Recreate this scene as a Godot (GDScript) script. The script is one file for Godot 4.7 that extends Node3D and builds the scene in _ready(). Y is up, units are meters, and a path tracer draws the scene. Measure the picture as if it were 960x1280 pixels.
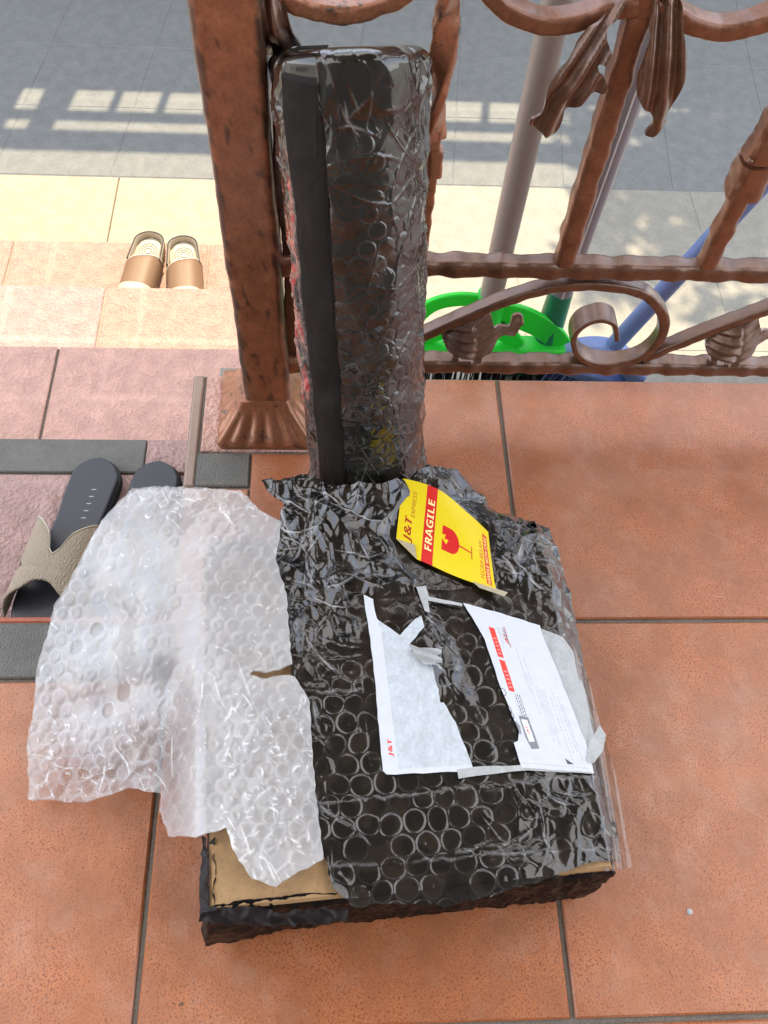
extends Node3D

var names := {}
var M := {}
var nz := {}
var NOF: Callable
const SUN_TO := Vector3(0.075, 0.82, -0.57)

# ---------------------------------------------------------------- naming and tagging
func numbered(n: String) -> String:
	var k: int = names.get(n, 0)
	names[n] = k + 1
	return n if k == 0 else "%s_%03d" % [n, k]

func tag(o: Node, label := "", category := "", group := "", kind := "") -> Node:
	if label: o.set_meta("label", label)
	if category: o.set_meta("category", category)
	if group: o.set_meta("group", group)
	if kind: o.set_meta("kind", kind)
	return o

func thing(n: String, label: String, category: String, at := Vector3.ZERO, group := "") -> Node3D:
	var o := Node3D.new()
	o.name = numbered(n)
	o.position = at
	add_child(o)
	tag(o, label, category, group)
	return o

func structure(n: String) -> Node3D:
	var o := Node3D.new()
	o.name = numbered(n)
	add_child(o)
	o.set_meta("kind", "structure")
	return o

func part(n: String, mesh: Mesh, m: Material, parent: Node, at := Vector3.ZERO) -> MeshInstance3D:
	var o := MeshInstance3D.new()
	var k := 0
	var nm := n
	while parent.has_node(NodePath(nm)):
		k += 1
		nm = "%s_%03d" % [n, k]
	o.name = nm
	o.mesh = mesh
	o.material_override = m
	o.position = at
	parent.add_child(o, true)
	return o

# ---------------------------------------------------------------- materials
func lin(r: float, g: float, b: float, a := 1.0) -> Color:
	var c := Color(r, g, b).linear_to_srgb()
	c.a = a
	return c

func mat(n: String, c: Color, rough: float, metal := 0.0, spec := 0.5) -> StandardMaterial3D:
	var m := StandardMaterial3D.new()
	m.resource_name = n
	m.albedo_color = c
	m.roughness = rough
	m.metallic = metal
	m.metallic_specular = spec
	M[n] = m
	return m

func noise(sd: int, freq: float, type := FastNoiseLite.TYPE_SIMPLEX_SMOOTH, oct := 1) -> FastNoiseLite:
	var n := FastNoiseLite.new()
	n.seed = sd
	n.frequency = freq
	n.noise_type = type
	n.fractal_type = FastNoiseLite.FRACTAL_FBM if oct > 1 else FastNoiseLite.FRACTAL_NONE
	n.fractal_octaves = oct
	return n

func tex_of(n: FastNoiseLite, size: int) -> PackedByteArray:
	return n.get_seamless_image(size, size, false, false, 0.12, true).get_data()

func image_tex(size: int, data: PackedByteArray, rgb := true) -> ImageTexture:
	return ImageTexture.create_from_image(Image.create_from_data(size, size, false, Image.FORMAT_RGB8 if rgb else Image.FORMAT_L8, data))

func tri(m: StandardMaterial3D, per_metre: float, world := true) -> void:
	m.uv1_triplanar = true
	m.uv1_world_triplanar = world
	m.uv1_triplanar_sharpness = 4.0
	m.uv1_scale = Vector3.ONE * per_metre

func ss(a: float, b: float, x: float) -> float:
	return smoothstep(a, b, x)

func make_materials() -> void:
	var S := 1024
	var big := tex_of(noise(11, 0.006, FastNoiseLite.TYPE_SIMPLEX_SMOOTH, 4), S)
	var mid := tex_of(noise(12, 0.03, FastNoiseLite.TYPE_SIMPLEX_SMOOTH, 3), S)
	var fine := tex_of(noise(13, 0.16, FastNoiseLite.TYPE_SIMPLEX_SMOOTH, 2), S)
	var worm := tex_of(noise(14, 0.15, FastNoiseLite.TYPE_SIMPLEX, 2), S)
	# terracotta: mottled body with small darker iron specks (multiplies the tile's own colour)
	var terra := PackedByteArray(); terra.resize(S * S * 3)
	var stone := PackedByteArray(); stone.resize(S * S * 3)
	var iron := PackedByteArray(); iron.resize(S * S * 3)
	var plain := PackedByteArray(); plain.resize(S * S * 3)
	var rug := PackedByteArray(); rug.resize(S * S)
	var orough := PackedByteArray(); orough.resize(S * S)
	for i in S * S:
		var b := big[i] / 255.0
		var m := mid[i] / 255.0
		var f := fine[i] / 255.0
		var w := worm[i] / 255.0
		var v := 0.86 + 0.16 * (b - 0.5) + 0.04 * (m - 0.5) + 0.10 * (f - 0.5)
		var speck := ss(0.60, 0.72, w * 0.7 + f * 0.3) * (0.2 + 1.1 * b)
		var g := v * (1.0 - 0.30 * speck)
		terra[i * 3] = int(clampf(g * 1.02, 0, 1) * 255)
		terra[i * 3 + 1] = int(clampf(g * (1.0 - 0.12 * speck), 0, 1) * 255)
		terra[i * 3 + 2] = int(clampf(g * (1.0 - 0.16 * speck), 0, 1) * 255)
		var s2 := 0.86 + 0.10 * (b - 0.5) + 0.08 * (m - 0.5) + 0.16 * (f - 0.5)
		var s3 := int(clampf(s2, 0, 1) * 255)
		stone[i * 3] = s3; stone[i * 3 + 1] = s3; stone[i * 3 + 2] = int(s3 * 0.985)
		# brushed copper paint over black
		var k := 0.75 * ss(0.66, 0.80, b * 0.55 + m * 0.40 + w * 0.15)
		var hi := 0.9 + 0.22 * (m - 0.5) + 0.12 * (f - 0.5)
		iron[i * 3] = int(clampf(lerpf(hi, 0.30, k), 0, 1) * 255)
		iron[i * 3 + 1] = int(clampf(lerpf(hi * 0.97, 0.38, k), 0, 1) * 255)
		iron[i * 3 + 2] = int(clampf(lerpf(hi * 0.94, 0.44, k), 0, 1) * 255)
		var hv := int(clampf(0.86 + 0.22 * (b - 0.5) + 0.16 * (m - 0.5), 0, 1) * 255)
		plain[i * 3] = hv; plain[i * 3 + 1] = int(hv * 0.97); plain[i * 3 + 2] = int(hv * 0.93)
		orough[i] = int(clampf(0.42 + 0.3 * (m - 0.5) + 0.2 * k, 0, 1) * 255)
		rug[i] = int(clampf(0.55 * b + 0.35 * m + 0.10 * f, 0, 1) * 255)
	var t_terra := image_tex(S, terra)
	var t_stone := image_tex(S, stone)
	var t_iron := image_tex(S, iron)
	var t_plain := image_tex(S, plain)
	var t_rug := image_tex(S, rug, false)
	var t_fine := image_tex(S, fine, false)
	var t_rough := image_tex(S, orough, false)
	var cell := noise(21, 0.035, FastNoiseLite.TYPE_CELLULAR, 2)
	cell.cellular_return_type = FastNoiseLite.RETURN_DISTANCE
	cell.domain_warp_enabled = true
	cell.domain_warp_amplitude = 22.0
	cell.domain_warp_frequency = 0.02
	var t_cell := image_tex(512, tex_of(cell, 512), false)
	var grain := noise(22, 0.09, FastNoiseLite.TYPE_CELLULAR)
	var t_grain := image_tex(512, tex_of(grain, 512), false)
	M["t_cell"] = t_cell

	# pale dust and scuffs lying over the tiles
	var dust := Image.create(1024, 1024, false, Image.FORMAT_RGBA8)
	var d1 := tex_of(noise(31, 0.005, FastNoiseLite.TYPE_SIMPLEX_SMOOTH, 4), 1024)
	var d2 := tex_of(noise(32, 0.02, FastNoiseLite.TYPE_SIMPLEX, 4), 1024)
	for y in 1024:
		for x in 1024:
			var v := d1[y * 1024 + x] / 255.0
			var w := d2[y * 1024 + x] / 255.0
			dust.set_pixel(x, y, Color(0.80, 0.68, 0.60, 0.13 * ss(0.45, 0.85, v) * (0.35 + 0.65 * w) + 0.06 * ss(0.62, 0.72, w)))
	var rg := RandomNumberGenerator.new(); rg.seed = 41
	for k in 90:
		var p := Vector2(rg.randf() * 1024, rg.randf() * 1024)
		var ang := rg.randf() * TAU
		var bend := rg.randfn() * 0.012
		var al := rg.randf_range(0.05, 0.22)
		var pale := rg.randf() > 0.35
		for q in int(rg.randf_range(6, 46)):
			ang += bend
			p += Vector2(cos(ang), sin(ang))
			var i := posmod(int(p.x), 1024); var j := posmod(int(p.y), 1024)
			dust.set_pixel(i, j, Color(0.86, 0.77, 0.70, al) if pale else Color(0.22, 0.14, 0.11, al))
	M["t_dust"] = ImageTexture.create_from_image(dust)
	# orange floor tiles (several firings), pink, mauve, peach, slate and cream tiles
	for k in 4:
		var o := mat("terracotta_%d" % k, lin([0.57, 0.52, 0.61, 0.545][k], [0.198, 0.174, 0.218, 0.186][k], [0.070, 0.059, 0.081, 0.065][k]), 0.35, 0.0, 0.5)
		o.albedo_texture = t_terra
		o.heightmap_enabled = true; o.heightmap_texture = t_rug; o.heightmap_scale = 0.07
		o.clearcoat_enabled = true; o.clearcoat = 0.6; o.clearcoat_roughness = 0.3
		tri(o, 2.4)
		o.detail_enabled = true; o.detail_albedo = M.t_dust; o.detail_uv_layer = BaseMaterial3D.DETAIL_UV_2; o.detail_blend_mode = BaseMaterial3D.BLEND_MODE_MIX
		o.uv2_triplanar = true; o.uv2_world_triplanar = true; o.uv2_triplanar_sharpness = 4.0; o.uv2_scale = Vector3.ONE * 1.15
	for d in [["pink_tile", 0.88, 0.56, 0.45, 0.32], ["mauve_tile", 0.60, 0.405, 0.36, 0.30], ["peach_tile", 0.60, 0.38, 0.295, 0.36]]:
		var o := mat(d[0], lin(d[1], d[2], d[3]), d[4])
		o.albedo_texture = t_terra
		o.heightmap_enabled = true; o.heightmap_texture = t_rug; o.heightmap_scale = 0.75
		tri(o, 4.2)
	for d in [["slate_tile", 0.19, 0.185, 0.17, 0.5, 0.10], ["cream_tile", 0.47, 0.385, 0.275, 0.6, 0.06], ["grey_paver", 0.238, 0.246, 0.246, 0.5, 0.12], ["pale_paver", 0.345, 0.325, 0.28, 0.6, 0.05], ["grout", 0.27, 0.235, 0.20, 0.9, 0.10], ["pale_grout", 0.46, 0.40, 0.33, 0.9, 0.1], ["trim_strip", 0.46, 0.33, 0.265, 0.55, 0.05], ["red_edge", 0.58, 0.16, 0.09, 0.45, 0.05], ["plaster", 0.38, 0.37, 0.36, 0.8, 0.05], ["house_paint", 0.24, 0.235, 0.23, 0.8, 0.05], ["concrete", 0.36, 0.34, 0.31, 0.85, 0.1]]:
		var o := mat(d[0], lin(d[1], d[2], d[3]), d[4])
		o.albedo_texture = t_stone
		o.heightmap_enabled = true; o.heightmap_texture = t_fine; o.heightmap_scale = d[5]
		tri(o, 3.0)
	var ir := mat("copper_iron", lin(0.45, 0.19, 0.10), 0.85, 0.40, 0.5)
	ir.albedo_texture = t_iron
	ir.roughness_texture = t_rough; ir.roughness = 1.0
	ir.heightmap_enabled = true; ir.heightmap_texture = t_rug; ir.heightmap_scale = 0.05
	ir.clearcoat_enabled = true; ir.clearcoat = 0.7; ir.clearcoat_roughness = 0.3
	tri(ir, 7.0)
	var ib := mat("bronze_iron", lin(0.20, 0.098, 0.058), 0.85, 0.45, 0.5)
	ib.albedo_texture = t_plain
	ib.roughness_texture = t_rough; ib.roughness = 0.85
	ib.heightmap_enabled = true; ib.heightmap_texture = t_rug; ib.heightmap_scale = 0.05
	ib.clearcoat_enabled = true; ib.clearcoat = 1.0; ib.clearcoat_roughness = 0.28
	tri(ib, 9.0)
	var im := ir.duplicate()
	im.resource_name = "brown_iron"
	im.albedo_color = lin(0.28, 0.115, 0.06)
	im.albedo_texture = t_plain
	var ip := ir.duplicate()
	ip.resource_name = "post_iron"
	ip.albedo_texture = t_plain
	ip.vertex_color_use_as_albedo = true
	M["post_iron"] = ip
	M["brown_iron"] = im
	# films
	var bf := mat("black_film", Color.WHITE, 0.20, 0.0, 0.5)
	bf.vertex_color_use_as_albedo = true
	bf.heightmap_enabled = true; bf.heightmap_texture = t_cell; bf.heightmap_scale = 0.003
	bf.clearcoat_enabled = true; bf.clearcoat = 1.0; bf.clearcoat_roughness = 0.06
	tri(bf, 14.0, false)
	var sf := mat("side_film", Color.WHITE, 0.42, 0.0, 0.35)
	sf.vertex_color_use_as_albedo = true
	sf.heightmap_enabled = true; sf.heightmap_texture = t_cell; sf.heightmap_scale = 0.01
	tri(sf, 8.0, false)
	var bt := mat("black_tape", lin(0.012, 0.0098, 0.0085), 0.6, 0.0, 0.3)
	bt.heightmap_enabled = true; bt.heightmap_texture = t_cell; bt.heightmap_scale = 0.03
	tri(bt, 9.0, false)
	var cf := mat("clear_film", Color(1, 1, 1, 0.06), 0.10, 0.0, 0.6)
	cf.transparency = BaseMaterial3D.TRANSPARENCY_ALPHA
	var tf := mat("tape_film", lin(0.20, 0.115, 0.075, 0.42), 0.16, 0.0, 0.6)
	tf.transparency = BaseMaterial3D.TRANSPARENCY_ALPHA
	var roof := mat("translucent_sheet", lin(0.92, 0.90, 0.86), 0.6)
	roof.backlight_enabled = true; roof.backlight = Color(1, 1, 1)  # invented roofing material, passes the sun on as diffuse fill
	var mk := mat("milky_film", Color.WHITE, 0.30, 0.0, 0.8)
	mk.clearcoat_enabled = true; mk.clearcoat = 1.0; mk.clearcoat_roughness = 0.05
	mk.transparency = BaseMaterial3D.TRANSPARENCY_ALPHA
	mk.vertex_color_use_as_albedo = true
	mk.backlight_enabled = true; mk.backlight = Color(0.5, 0.5, 0.5)
	var cb := mat("cardboard", lin(0.52, 0.32, 0.155), 0.8)
	cb.albedo_texture = t_stone
	cb.heightmap_enabled = true; cb.heightmap_texture = t_fine; cb.heightmap_scale = 0.02
	tri(cb, 5.0, false)
	# paper
	for d in [["paper_white", 0.62, 0.645, 0.67, 0.55], ["paper_grey", 0.58, 0.62, 0.65, 0.5], ["paper_tan", 0.62, 0.53, 0.38, 0.7]]:
		var o := mat(d[0], lin(d[1], d[2], d[3]), d[4])
		o.albedo_texture = t_stone
		o.heightmap_enabled = true; o.heightmap_texture = t_rug; o.heightmap_scale = 0.03
		tri(o, 10.0, false)
	# footwear
	var nv := mat("navy_leather", lin(0.034, 0.037, 0.047), 0.36)
	nv.heightmap_enabled = true; nv.heightmap_texture = t_grain; nv.heightmap_scale = 0.006
	tri(nv, 14.0, false)
	mat("dark_sole", lin(0.012, 0.011, 0.011), 0.6)
	var tl := mat("taupe_leather", lin(0.35, 0.285, 0.205), 0.42)
	tl.heightmap_enabled = true; tl.heightmap_texture = t_grain; tl.heightmap_scale = 0.13
	tri(tl, 11.0, false)
	mat("tan_lining", lin(0.36, 0.20, 0.10), 0.7)
	mat("pale_edge", lin(0.62, 0.55, 0.44), 0.5)
	mat("silver_print", lin(0.35, 0.35, 0.36), 0.3, 0.6)
	mat("insole_cream", lin(0.44, 0.39, 0.29), 0.6)
	mat("insole_ring", lin(0.20, 0.17, 0.11), 0.6)
	mat("shoe_brown", lin(0.17, 0.095, 0.048), 0.55)
	mat("shoe_beige", lin(0.48, 0.39, 0.27), 0.6)
	# broom plastics
	var gp := mat("green_plastic", lin(0.04, 0.80, 0.07), 0.32)
	gp.backlight_enabled = true; gp.backlight = Color(0.10, 0.75, 0.14)
	mat("dark_green_plastic", lin(0.02, 0.20, 0.10), 0.35)
	mat("blue_plastic", lin(0.17, 0.25, 0.52), 0.35)
	mat("taupe_pole", lin(0.29, 0.25, 0.22), 0.38)
	mat("grey_pole", lin(0.29, 0.28, 0.31), 0.30, 0.2)
	mat("white_line", lin(0.75, 0.75, 0.78), 0.4)
	mat("dark_bristle", lin(0.012, 0.012, 0.012), 0.7)
	var lf := mat("leaf_green", lin(0.06, 0.10, 0.03), 0.6)
	lf.backlight_enabled = true; lf.backlight = Color(0.3, 0.4, 0.1)
	mat("bark", lin(0.14, 0.10, 0.07), 0.9)

# ---------------------------------------------------------------- geometry
class Buf:
	var v := PackedVector3Array()
	var n := PackedVector3Array()
	var c := PackedColorArray()
	var uv := PackedVector2Array()
	var i := PackedInt32Array()
	func mesh() -> ArrayMesh:
		var a := []
		a.resize(Mesh.ARRAY_MAX)
		a[Mesh.ARRAY_VERTEX] = v
		a[Mesh.ARRAY_NORMAL] = n
		if c.size() == v.size(): a[Mesh.ARRAY_COLOR] = c
		if uv.size() == v.size(): a[Mesh.ARRAY_TEX_UV] = uv
		a[Mesh.ARRAY_INDEX] = i
		var m := ArrayMesh.new()
		m.add_surface_from_arrays(Mesh.PRIMITIVE_TRIANGLES, a)
		return m
	func face(a: Vector3, b: Vector3, d: Vector3) -> void:    # flat triangle, clockwise from outside
		var nn := (d - a).cross(b - a).normalized()
		for p in [a, b, d]:
			i.append(v.size()); v.append(p); n.append(nn)
	func quad(a: Vector3, b: Vector3, d: Vector3, e: Vector3) -> void:
		face(a, b, d); face(a, d, e)

# a slab with a chamfered top whose plan is the convex polygon p (x, z), anticlockwise seen from above or not
func slab(p: PackedVector2Array, top: float, thick: float, ch := 0.0015) -> ArrayMesh:
	var B := Buf.new()
	var q := p.duplicate()
	if not Geometry2D.is_polygon_clockwise(q): q.reverse()
	var c := Vector2.ZERO
	for x in q: c += x / q.size()
	var inn := PackedVector2Array()
	for x in q:
		var d: Vector2 = c - x
		inn.append(x + Vector2(signf(d.x) * minf(ch, absf(d.x)), signf(d.y) * minf(ch, absf(d.y))))
	var k := q.size()
	for j in k:
		var l := (j + 1) % k
		var a := Vector3(q[j].x, top - ch, q[j].y)
		var b := Vector3(q[l].x, top - ch, q[l].y)
		B.quad(a, b, Vector3(inn[l].x, top, inn[l].y), Vector3(inn[j].x, top, inn[j].y))
		B.quad(Vector3(a.x, top - thick, a.z), Vector3(b.x, top - thick, b.z), b, a)
		if j > 0 and j < k - 1:
			B.face(Vector3(inn[0].x, top, inn[0].y), Vector3(inn[j].x, top, inn[j].y), Vector3(inn[l].x, top, inn[l].y))
	return B.mesh()

func rect(x0: float, x1: float, z0: float, z1: float) -> PackedVector2Array:
	return PackedVector2Array([Vector2(x0, z0), Vector2(x1, z0), Vector2(x1, z1), Vector2(x0, z1)])

func tile(parent: Node, x0: float, x1: float, z0: float, z1: float, top: float, m: String, gap := 0.0022, thick := 0.012) -> void:
	var p := part("tile", slab(rect(-(x1 - x0) / 2 + gap, (x1 - x0) / 2 - gap, -(z1 - z0) / 2 + gap, (z1 - z0) / 2 - gap), 0.0, thick), M[m], parent)
	p.position = Vector3((x0 + x1) / 2, top, (z0 + z1) / 2)

func block(parent: Node, n: String, x0: float, x1: float, y0: float, y1: float, z0: float, z1: float, m: String) -> MeshInstance3D:
	return part(n, slab(rect(x0, x1, z0, z1), y1, y1 - y0, 0.001), M[m], parent)

func rrect(w: float, h: float, r: float, n := 3) -> PackedVector2Array:
	var out := PackedVector2Array()
	r = minf(r, minf(w, h) / 2 * 0.999)
	for q in 4:
		var cx := (w / 2 - r) * (1 if q == 0 or q == 3 else -1)
		var cy := (h / 2 - r) * (1 if q < 2 else -1)
		for k in n + 1:
			var a := (q + float(k) / n) * PI / 2
			out.append(Vector2(cx + r * cos(a), cy + r * sin(a)))
	return out

func circle(r: float, n := 20) -> PackedVector2Array:
	var out := PackedVector2Array()
	for k in n: out.append(Vector2(r, 0).rotated(TAU * k / n))
	return out

# skin over rings of points (each a closed loop of the same count), with flat end caps
func loft(rings: Array, caps := true, cols: PackedColorArray = PackedColorArray(), B: Buf = null) -> Buf:
	if B == null: B = Buf.new()
	var R := rings.size()
	var K: int = rings[0].size()
	var base := B.v.size()
	var side := 0.0
	for i in R:
		var ring: PackedVector3Array = rings[i]
		var prv: PackedVector3Array = rings[maxi(i - 1, 0)]
		var nxt: PackedVector3Array = rings[mini(i + 1, R - 1)]
		var mid := Vector3.ZERO
		for p in ring: mid += p / K
		for j in K:
			var du := ring[(j + 1) % K] - ring[(j + K - 1) % K]
			var dv := nxt[j] - prv[j]
			var nn := du.cross(dv)
			nn = nn.normalized() if nn.length_squared() > 1e-18 else (ring[j] - mid).normalized()
			side += nn.dot(ring[j] - mid)
			B.v.append(ring[j]); B.n.append(nn)
	for p in cols: B.c.append(p)
	if side < 0.0:
		for k in range(base, B.v.size()): B.n[k] = -B.n[k]
	var flip := false
	var vote := 0.0
	for i in R - 1:
		for j in range(0, K, maxi(1, K / 12)):
			var t: Vector3 = (rings[i][(j + 1) % K] - rings[i][j]).cross(rings[i + 1][j] - rings[i][j])
			vote += t.dot(B.n[base + i * K + j])
	flip = vote > 0.0
	for i in R - 1:
		for j in K:
			var a := base + i * K + j
			var b := base + i * K + (j + 1) % K
			var c := a + K
			var d := b + K
			if flip: B.i.append_array(PackedInt32Array([a, c, d, a, d, b]))
			else: B.i.append_array(PackedInt32Array([a, d, c, a, b, d]))
	if caps:
		for e in [0, R - 1]:
			var ring: PackedVector3Array = rings[e]
			var mid := Vector3.ZERO
			for p in ring: mid += p / K
			var other: PackedVector3Array = rings[1 if e == 0 else R - 2]
			var om := Vector3.ZERO
			for p in other: om += p / K
			for j in K:
				var a := ring[j]; var b := ring[(j + 1) % K]
				var nn := (b - mid).cross(a - mid)
				if nn.dot(mid - om) > 0.0: B.face(mid, a, b)
				else: B.face(mid, b, a)
				if cols.size():
					for q in 3: B.c.append(cols[0 if e == 0 else cols.size() - 1])
	return B

func smooth_path(p: PackedVector3Array, step: float) -> PackedVector3Array:
	var c := Curve3D.new()
	c.bake_interval = step
	for k in p.size():
		var t := (p[mini(k + 1, p.size() - 1)] - p[maxi(k - 1, 0)]) / 6.0
		if k == 0 or k == p.size() - 1: t *= 0.9
		c.add_point(p[k], -t, t)
	return c.get_baked_points()

# a bar along a path: section size(t) -> Vector2 (across in the plane, along ref), hammered by noise
func bar(path: PackedVector3Array, ref: Vector3, size: Callable, hammer := 0.0012, rnd := 0.28, twist : Callable = NOF, B: Buf = null) -> Buf:
	var rings := []
	var K := path.size()
	var hn: FastNoiseLite = nz.hammer
	for i in K:
		var T := (path[mini(i + 1, K - 1)] - path[maxi(i - 1, 0)]).normalized()
		var Bn := (ref - T * ref.dot(T)).normalized()
		var N := T.cross(Bn)
		var t := float(i) / (K - 1)
		var s: Vector2 = size.call(t)
		if twist.is_valid():
			var w: float = twist.call(t)
			Bn = Bn.rotated(T, w); N = N.rotated(T, w)
		var ring := PackedVector3Array()
		for q in rrect(s.x, s.y, rnd * minf(s.x, s.y), 3):
			var p := path[i] + N * q.x + Bn * q.y
			var out := (N * q.x + Bn * q.y).normalized()
			p += out * hammer * (hn.get_noise_3dv(p * 1.0) + 0.5 * hn.get_noise_3dv(p * 2.3 + Vector3(5, 3, 1)))
			ring.append(p)
		rings.append(ring)
	return loft(rings, true, PackedColorArray(), B)

func line(a: Vector3, b: Vector3, n := 2) -> PackedVector3Array:
	var out := PackedVector3Array()
	for k in n + 1: out.append(a.lerp(b, float(k) / n))
	return out

func tube(a: Vector3, b: Vector3, r0: float, r1: float, n := 20, B: Buf = null) -> Buf:
	var T := (b - a).normalized()
	var u := T.cross(Vector3(0.31, 0.22, 0.92)).normalized()
	var w := T.cross(u)
	var rings := []
	for k in 2:
		var ring := PackedVector3Array()
		for q in circle(1.0, n):
			ring.append((a if k == 0 else b) + (u * q.x + w * q.y) * (r0 if k == 0 else r1))
		rings.append(ring)
	return loft(rings, true, PackedColorArray(), B)

# a sheet over the plan polygon (x, z): heights from H(x, z), colours from C, optional thickness (solid), exact cut edges
func sheet(poly: PackedVector2Array, step: float, H: Callable, C : Callable = NOF, thick := 0.0, UV : Callable = NOF) -> ArrayMesh:
	var lo := poly[0]; var hi := poly[0]
	for p in poly: lo = lo.min(p); hi = hi.max(p)
	lo -= Vector2(step, step) * 1.37
	var nx := int((hi.x - lo.x) / step) + 3
	var ny := int((hi.y - lo.y) / step) + 3
	var hs := PackedFloat32Array(); hs.resize(nx * ny)
	var ins := PackedByteArray(); ins.resize(nx * ny)
	for j in ny:
		for i in nx:
			var p := lo + Vector2(i, j) * step
			hs[j * nx + i] = H.call(p.x, p.y)
			ins[j * nx + i] = 1 if Geometry2D.is_point_in_polygon(p, poly) else 0
	# cells that an edge of the polygon passes through
	var edge := PackedByteArray(); edge.resize(nx * ny)
	for e in poly.size():
		var a := (poly[e] - lo) / step
		var b := (poly[(e + 1) % poly.size()] - lo) / step
		var m := int(a.distance_to(b) * 4.0) + 1
		for k in m + 1:
			var q := a.lerp(b, float(k) / m)
			edge[int(q.y) * nx + int(q.x)] = 1
	var B := Buf.new()
	var nrm := func(x: float, y: float) -> Vector3:
		var i := clampi(int(round((x - lo.x) / step)), 1, nx - 2)
		var j := clampi(int(round((y - lo.y) / step)), 1, ny - 2)
		return Vector3(hs[j * nx + i - 1] - hs[j * nx + i + 1], 2.0 * step, hs[(j - 1) * nx + i] - hs[(j + 1) * nx + i]).normalized()
	var hgt := func(x: float, y: float) -> float:
		var fx := clampf((x - lo.x) / step, 0, nx - 1.001)
		var fy := clampf((y - lo.y) / step, 0, ny - 1.001)
		var i := int(fx); var j := int(fy)
		fx -= i; fy -= j
		return lerpf(lerpf(hs[j * nx + i], hs[j * nx + i + 1], fx), lerpf(hs[(j + 1) * nx + i], hs[(j + 1) * nx + i + 1], fx), fy)
	var id := PackedInt32Array(); id.resize(nx * ny); id.fill(-1)
	for layer in (2 if thick > 0.0 else 1):
		id.fill(-1)
		var off := -thick * layer
		var sg := 1.0 if layer == 0 else -1.0
		for j in ny - 1:
			for i in nx - 1:
				var k := j * nx + i
				var inside := ins[k] + ins[k + 1] + ins[k + nx] + ins[k + nx + 1]
				if edge[k] or (inside > 0 and inside < 4):
					var p := lo + Vector2(i, j) * step
					for piece in Geometry2D.intersect_polygons(PackedVector2Array([p, p + Vector2(step, 0), p + Vector2(step, step), p + Vector2(0, step)]), poly):
						var t := Geometry2D.triangulate_polygon(piece)
						var b0 := B.v.size()
						for q in piece:
							B.v.append(Vector3(q.x, hgt.call(q.x, q.y) + off, q.y))
							B.n.append(nrm.call(q.x, q.y) * sg)
							if C.is_valid(): B.c.append(C.call(q.x, q.y))
							if UV.is_valid(): B.uv.append(UV.call(q.x, q.y))
						for x in range(0, t.size(), 3):
							var a := t[x]; var b := t[x + 1]; var c := t[x + 2]
							var area := (piece[b] - piece[a]).cross(piece[c] - piece[a])
							if absf(area) < step * step * 1e-3: continue
							var up := area > 0.0
							if (layer == 1) == up: up = false
							else: up = true
							if up: B.i.append_array(PackedInt32Array([b0 + a, b0 + b, b0 + c]))
							else: B.i.append_array(PackedInt32Array([b0 + a, b0 + c, b0 + b]))
				elif inside == 4:
					for q in [k, k + 1, k + nx, k + nx + 1]:
						if id[q] < 0:
							id[q] = B.v.size()
							var x: float = lo.x + (q % nx) * step
							var y: float = lo.y + (q / nx) * step
							B.v.append(Vector3(x, hs[q] + off, y))
							B.n.append(nrm.call(x, y) * sg)
							if C.is_valid(): B.c.append(C.call(x, y))
							if UV.is_valid(): B.uv.append(UV.call(x, y))
					if layer == 0: B.i.append_array(PackedInt32Array([id[k], id[k + 1], id[k + nx + 1], id[k], id[k + nx + 1], id[k + nx]]))
					else: B.i.append_array(PackedInt32Array([id[k], id[k + nx + 1], id[k + 1], id[k], id[k + nx], id[k + nx + 1]]))
	if thick > 0.0:
		for e in poly.size():
			var a := poly[e]; var b := poly[(e + 1) % poly.size()]
			var m := int(a.distance_to(b) / step) + 1
			for k in m:
				var p := a.lerp(b, float(k) / m); var q := a.lerp(b, float(k + 1) / m)
				var hp: float = hgt.call(p.x, p.y); var hq: float = hgt.call(q.x, q.y)
				var s := B.v.size()
				B.quad(Vector3(p.x, hp, p.y), Vector3(q.x, hq, q.y), Vector3(q.x, hq - thick, q.y), Vector3(p.x, hp - thick, p.y))
				if C.is_valid():
					for x in B.v.size() - s: B.c.append(C.call(p.x, p.y))
				if UV.is_valid():
					for x in B.v.size() - s: B.uv.append(UV.call(p.x, p.y))
	return B.mesh()

# polygon edges cut into short pieces and pushed about: a torn edge
func ragged(poly: PackedVector2Array, step: float, amp: float, sd: int) -> PackedVector2Array:
	var r := RandomNumberGenerator.new(); r.seed = sd
	var out := PackedVector2Array()
	for e in poly.size():
		var a := poly[e]; var b := poly[(e + 1) % poly.size()]
		var m := maxi(1, int(a.distance_to(b) / step))
		var nn := (b - a).orthogonal().normalized()
		for k in m:
			var p := a.lerp(b, float(k) / m)
			out.append(p + nn * r.randf_range(-amp, amp) * (1.0 if k > 0 else 0.3))
	return out

# bubbles of a wrap laid out in a hexagonal grid: x = distance from the nearest centre over the radius, y = 0..1 own number, z = angle
func bubble(x: float, y: float, pitch: float, jit := 0.06) -> Vector3:
	var ry := pitch * 0.866
	var j0 := int(floor(y / ry))
	var best := 9.0
	var idn := 0.0
	var ang := 0.0
	for j in [j0, j0 + 1]:
		var sh := 0.5 * pitch if j & 1 else 0.0
		var i := int(round((x - sh) / pitch))
		var hsh := fposmod(sin(i * 127.1 + j * 311.7) * 43758.5453, 1.0)
		var dx: float = x - sh - (i + (hsh - 0.5) * jit) * pitch
		var dy: float = y - (j + (fposmod(hsh * 7.13, 1.0) - 0.5) * jit) * ry
		var d := sqrt(dx * dx + dy * dy)
		if d < best: best = d; idn = hsh; ang = atan2(dy, dx)
	return Vector3(best / (pitch * 0.455), idn, ang)

func ridge(v: float, w: float) -> float:      # 1 on the noise's zero line, falling off with width w
	return maxf(0.0, 1.0 - absf(v) / w)

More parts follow.
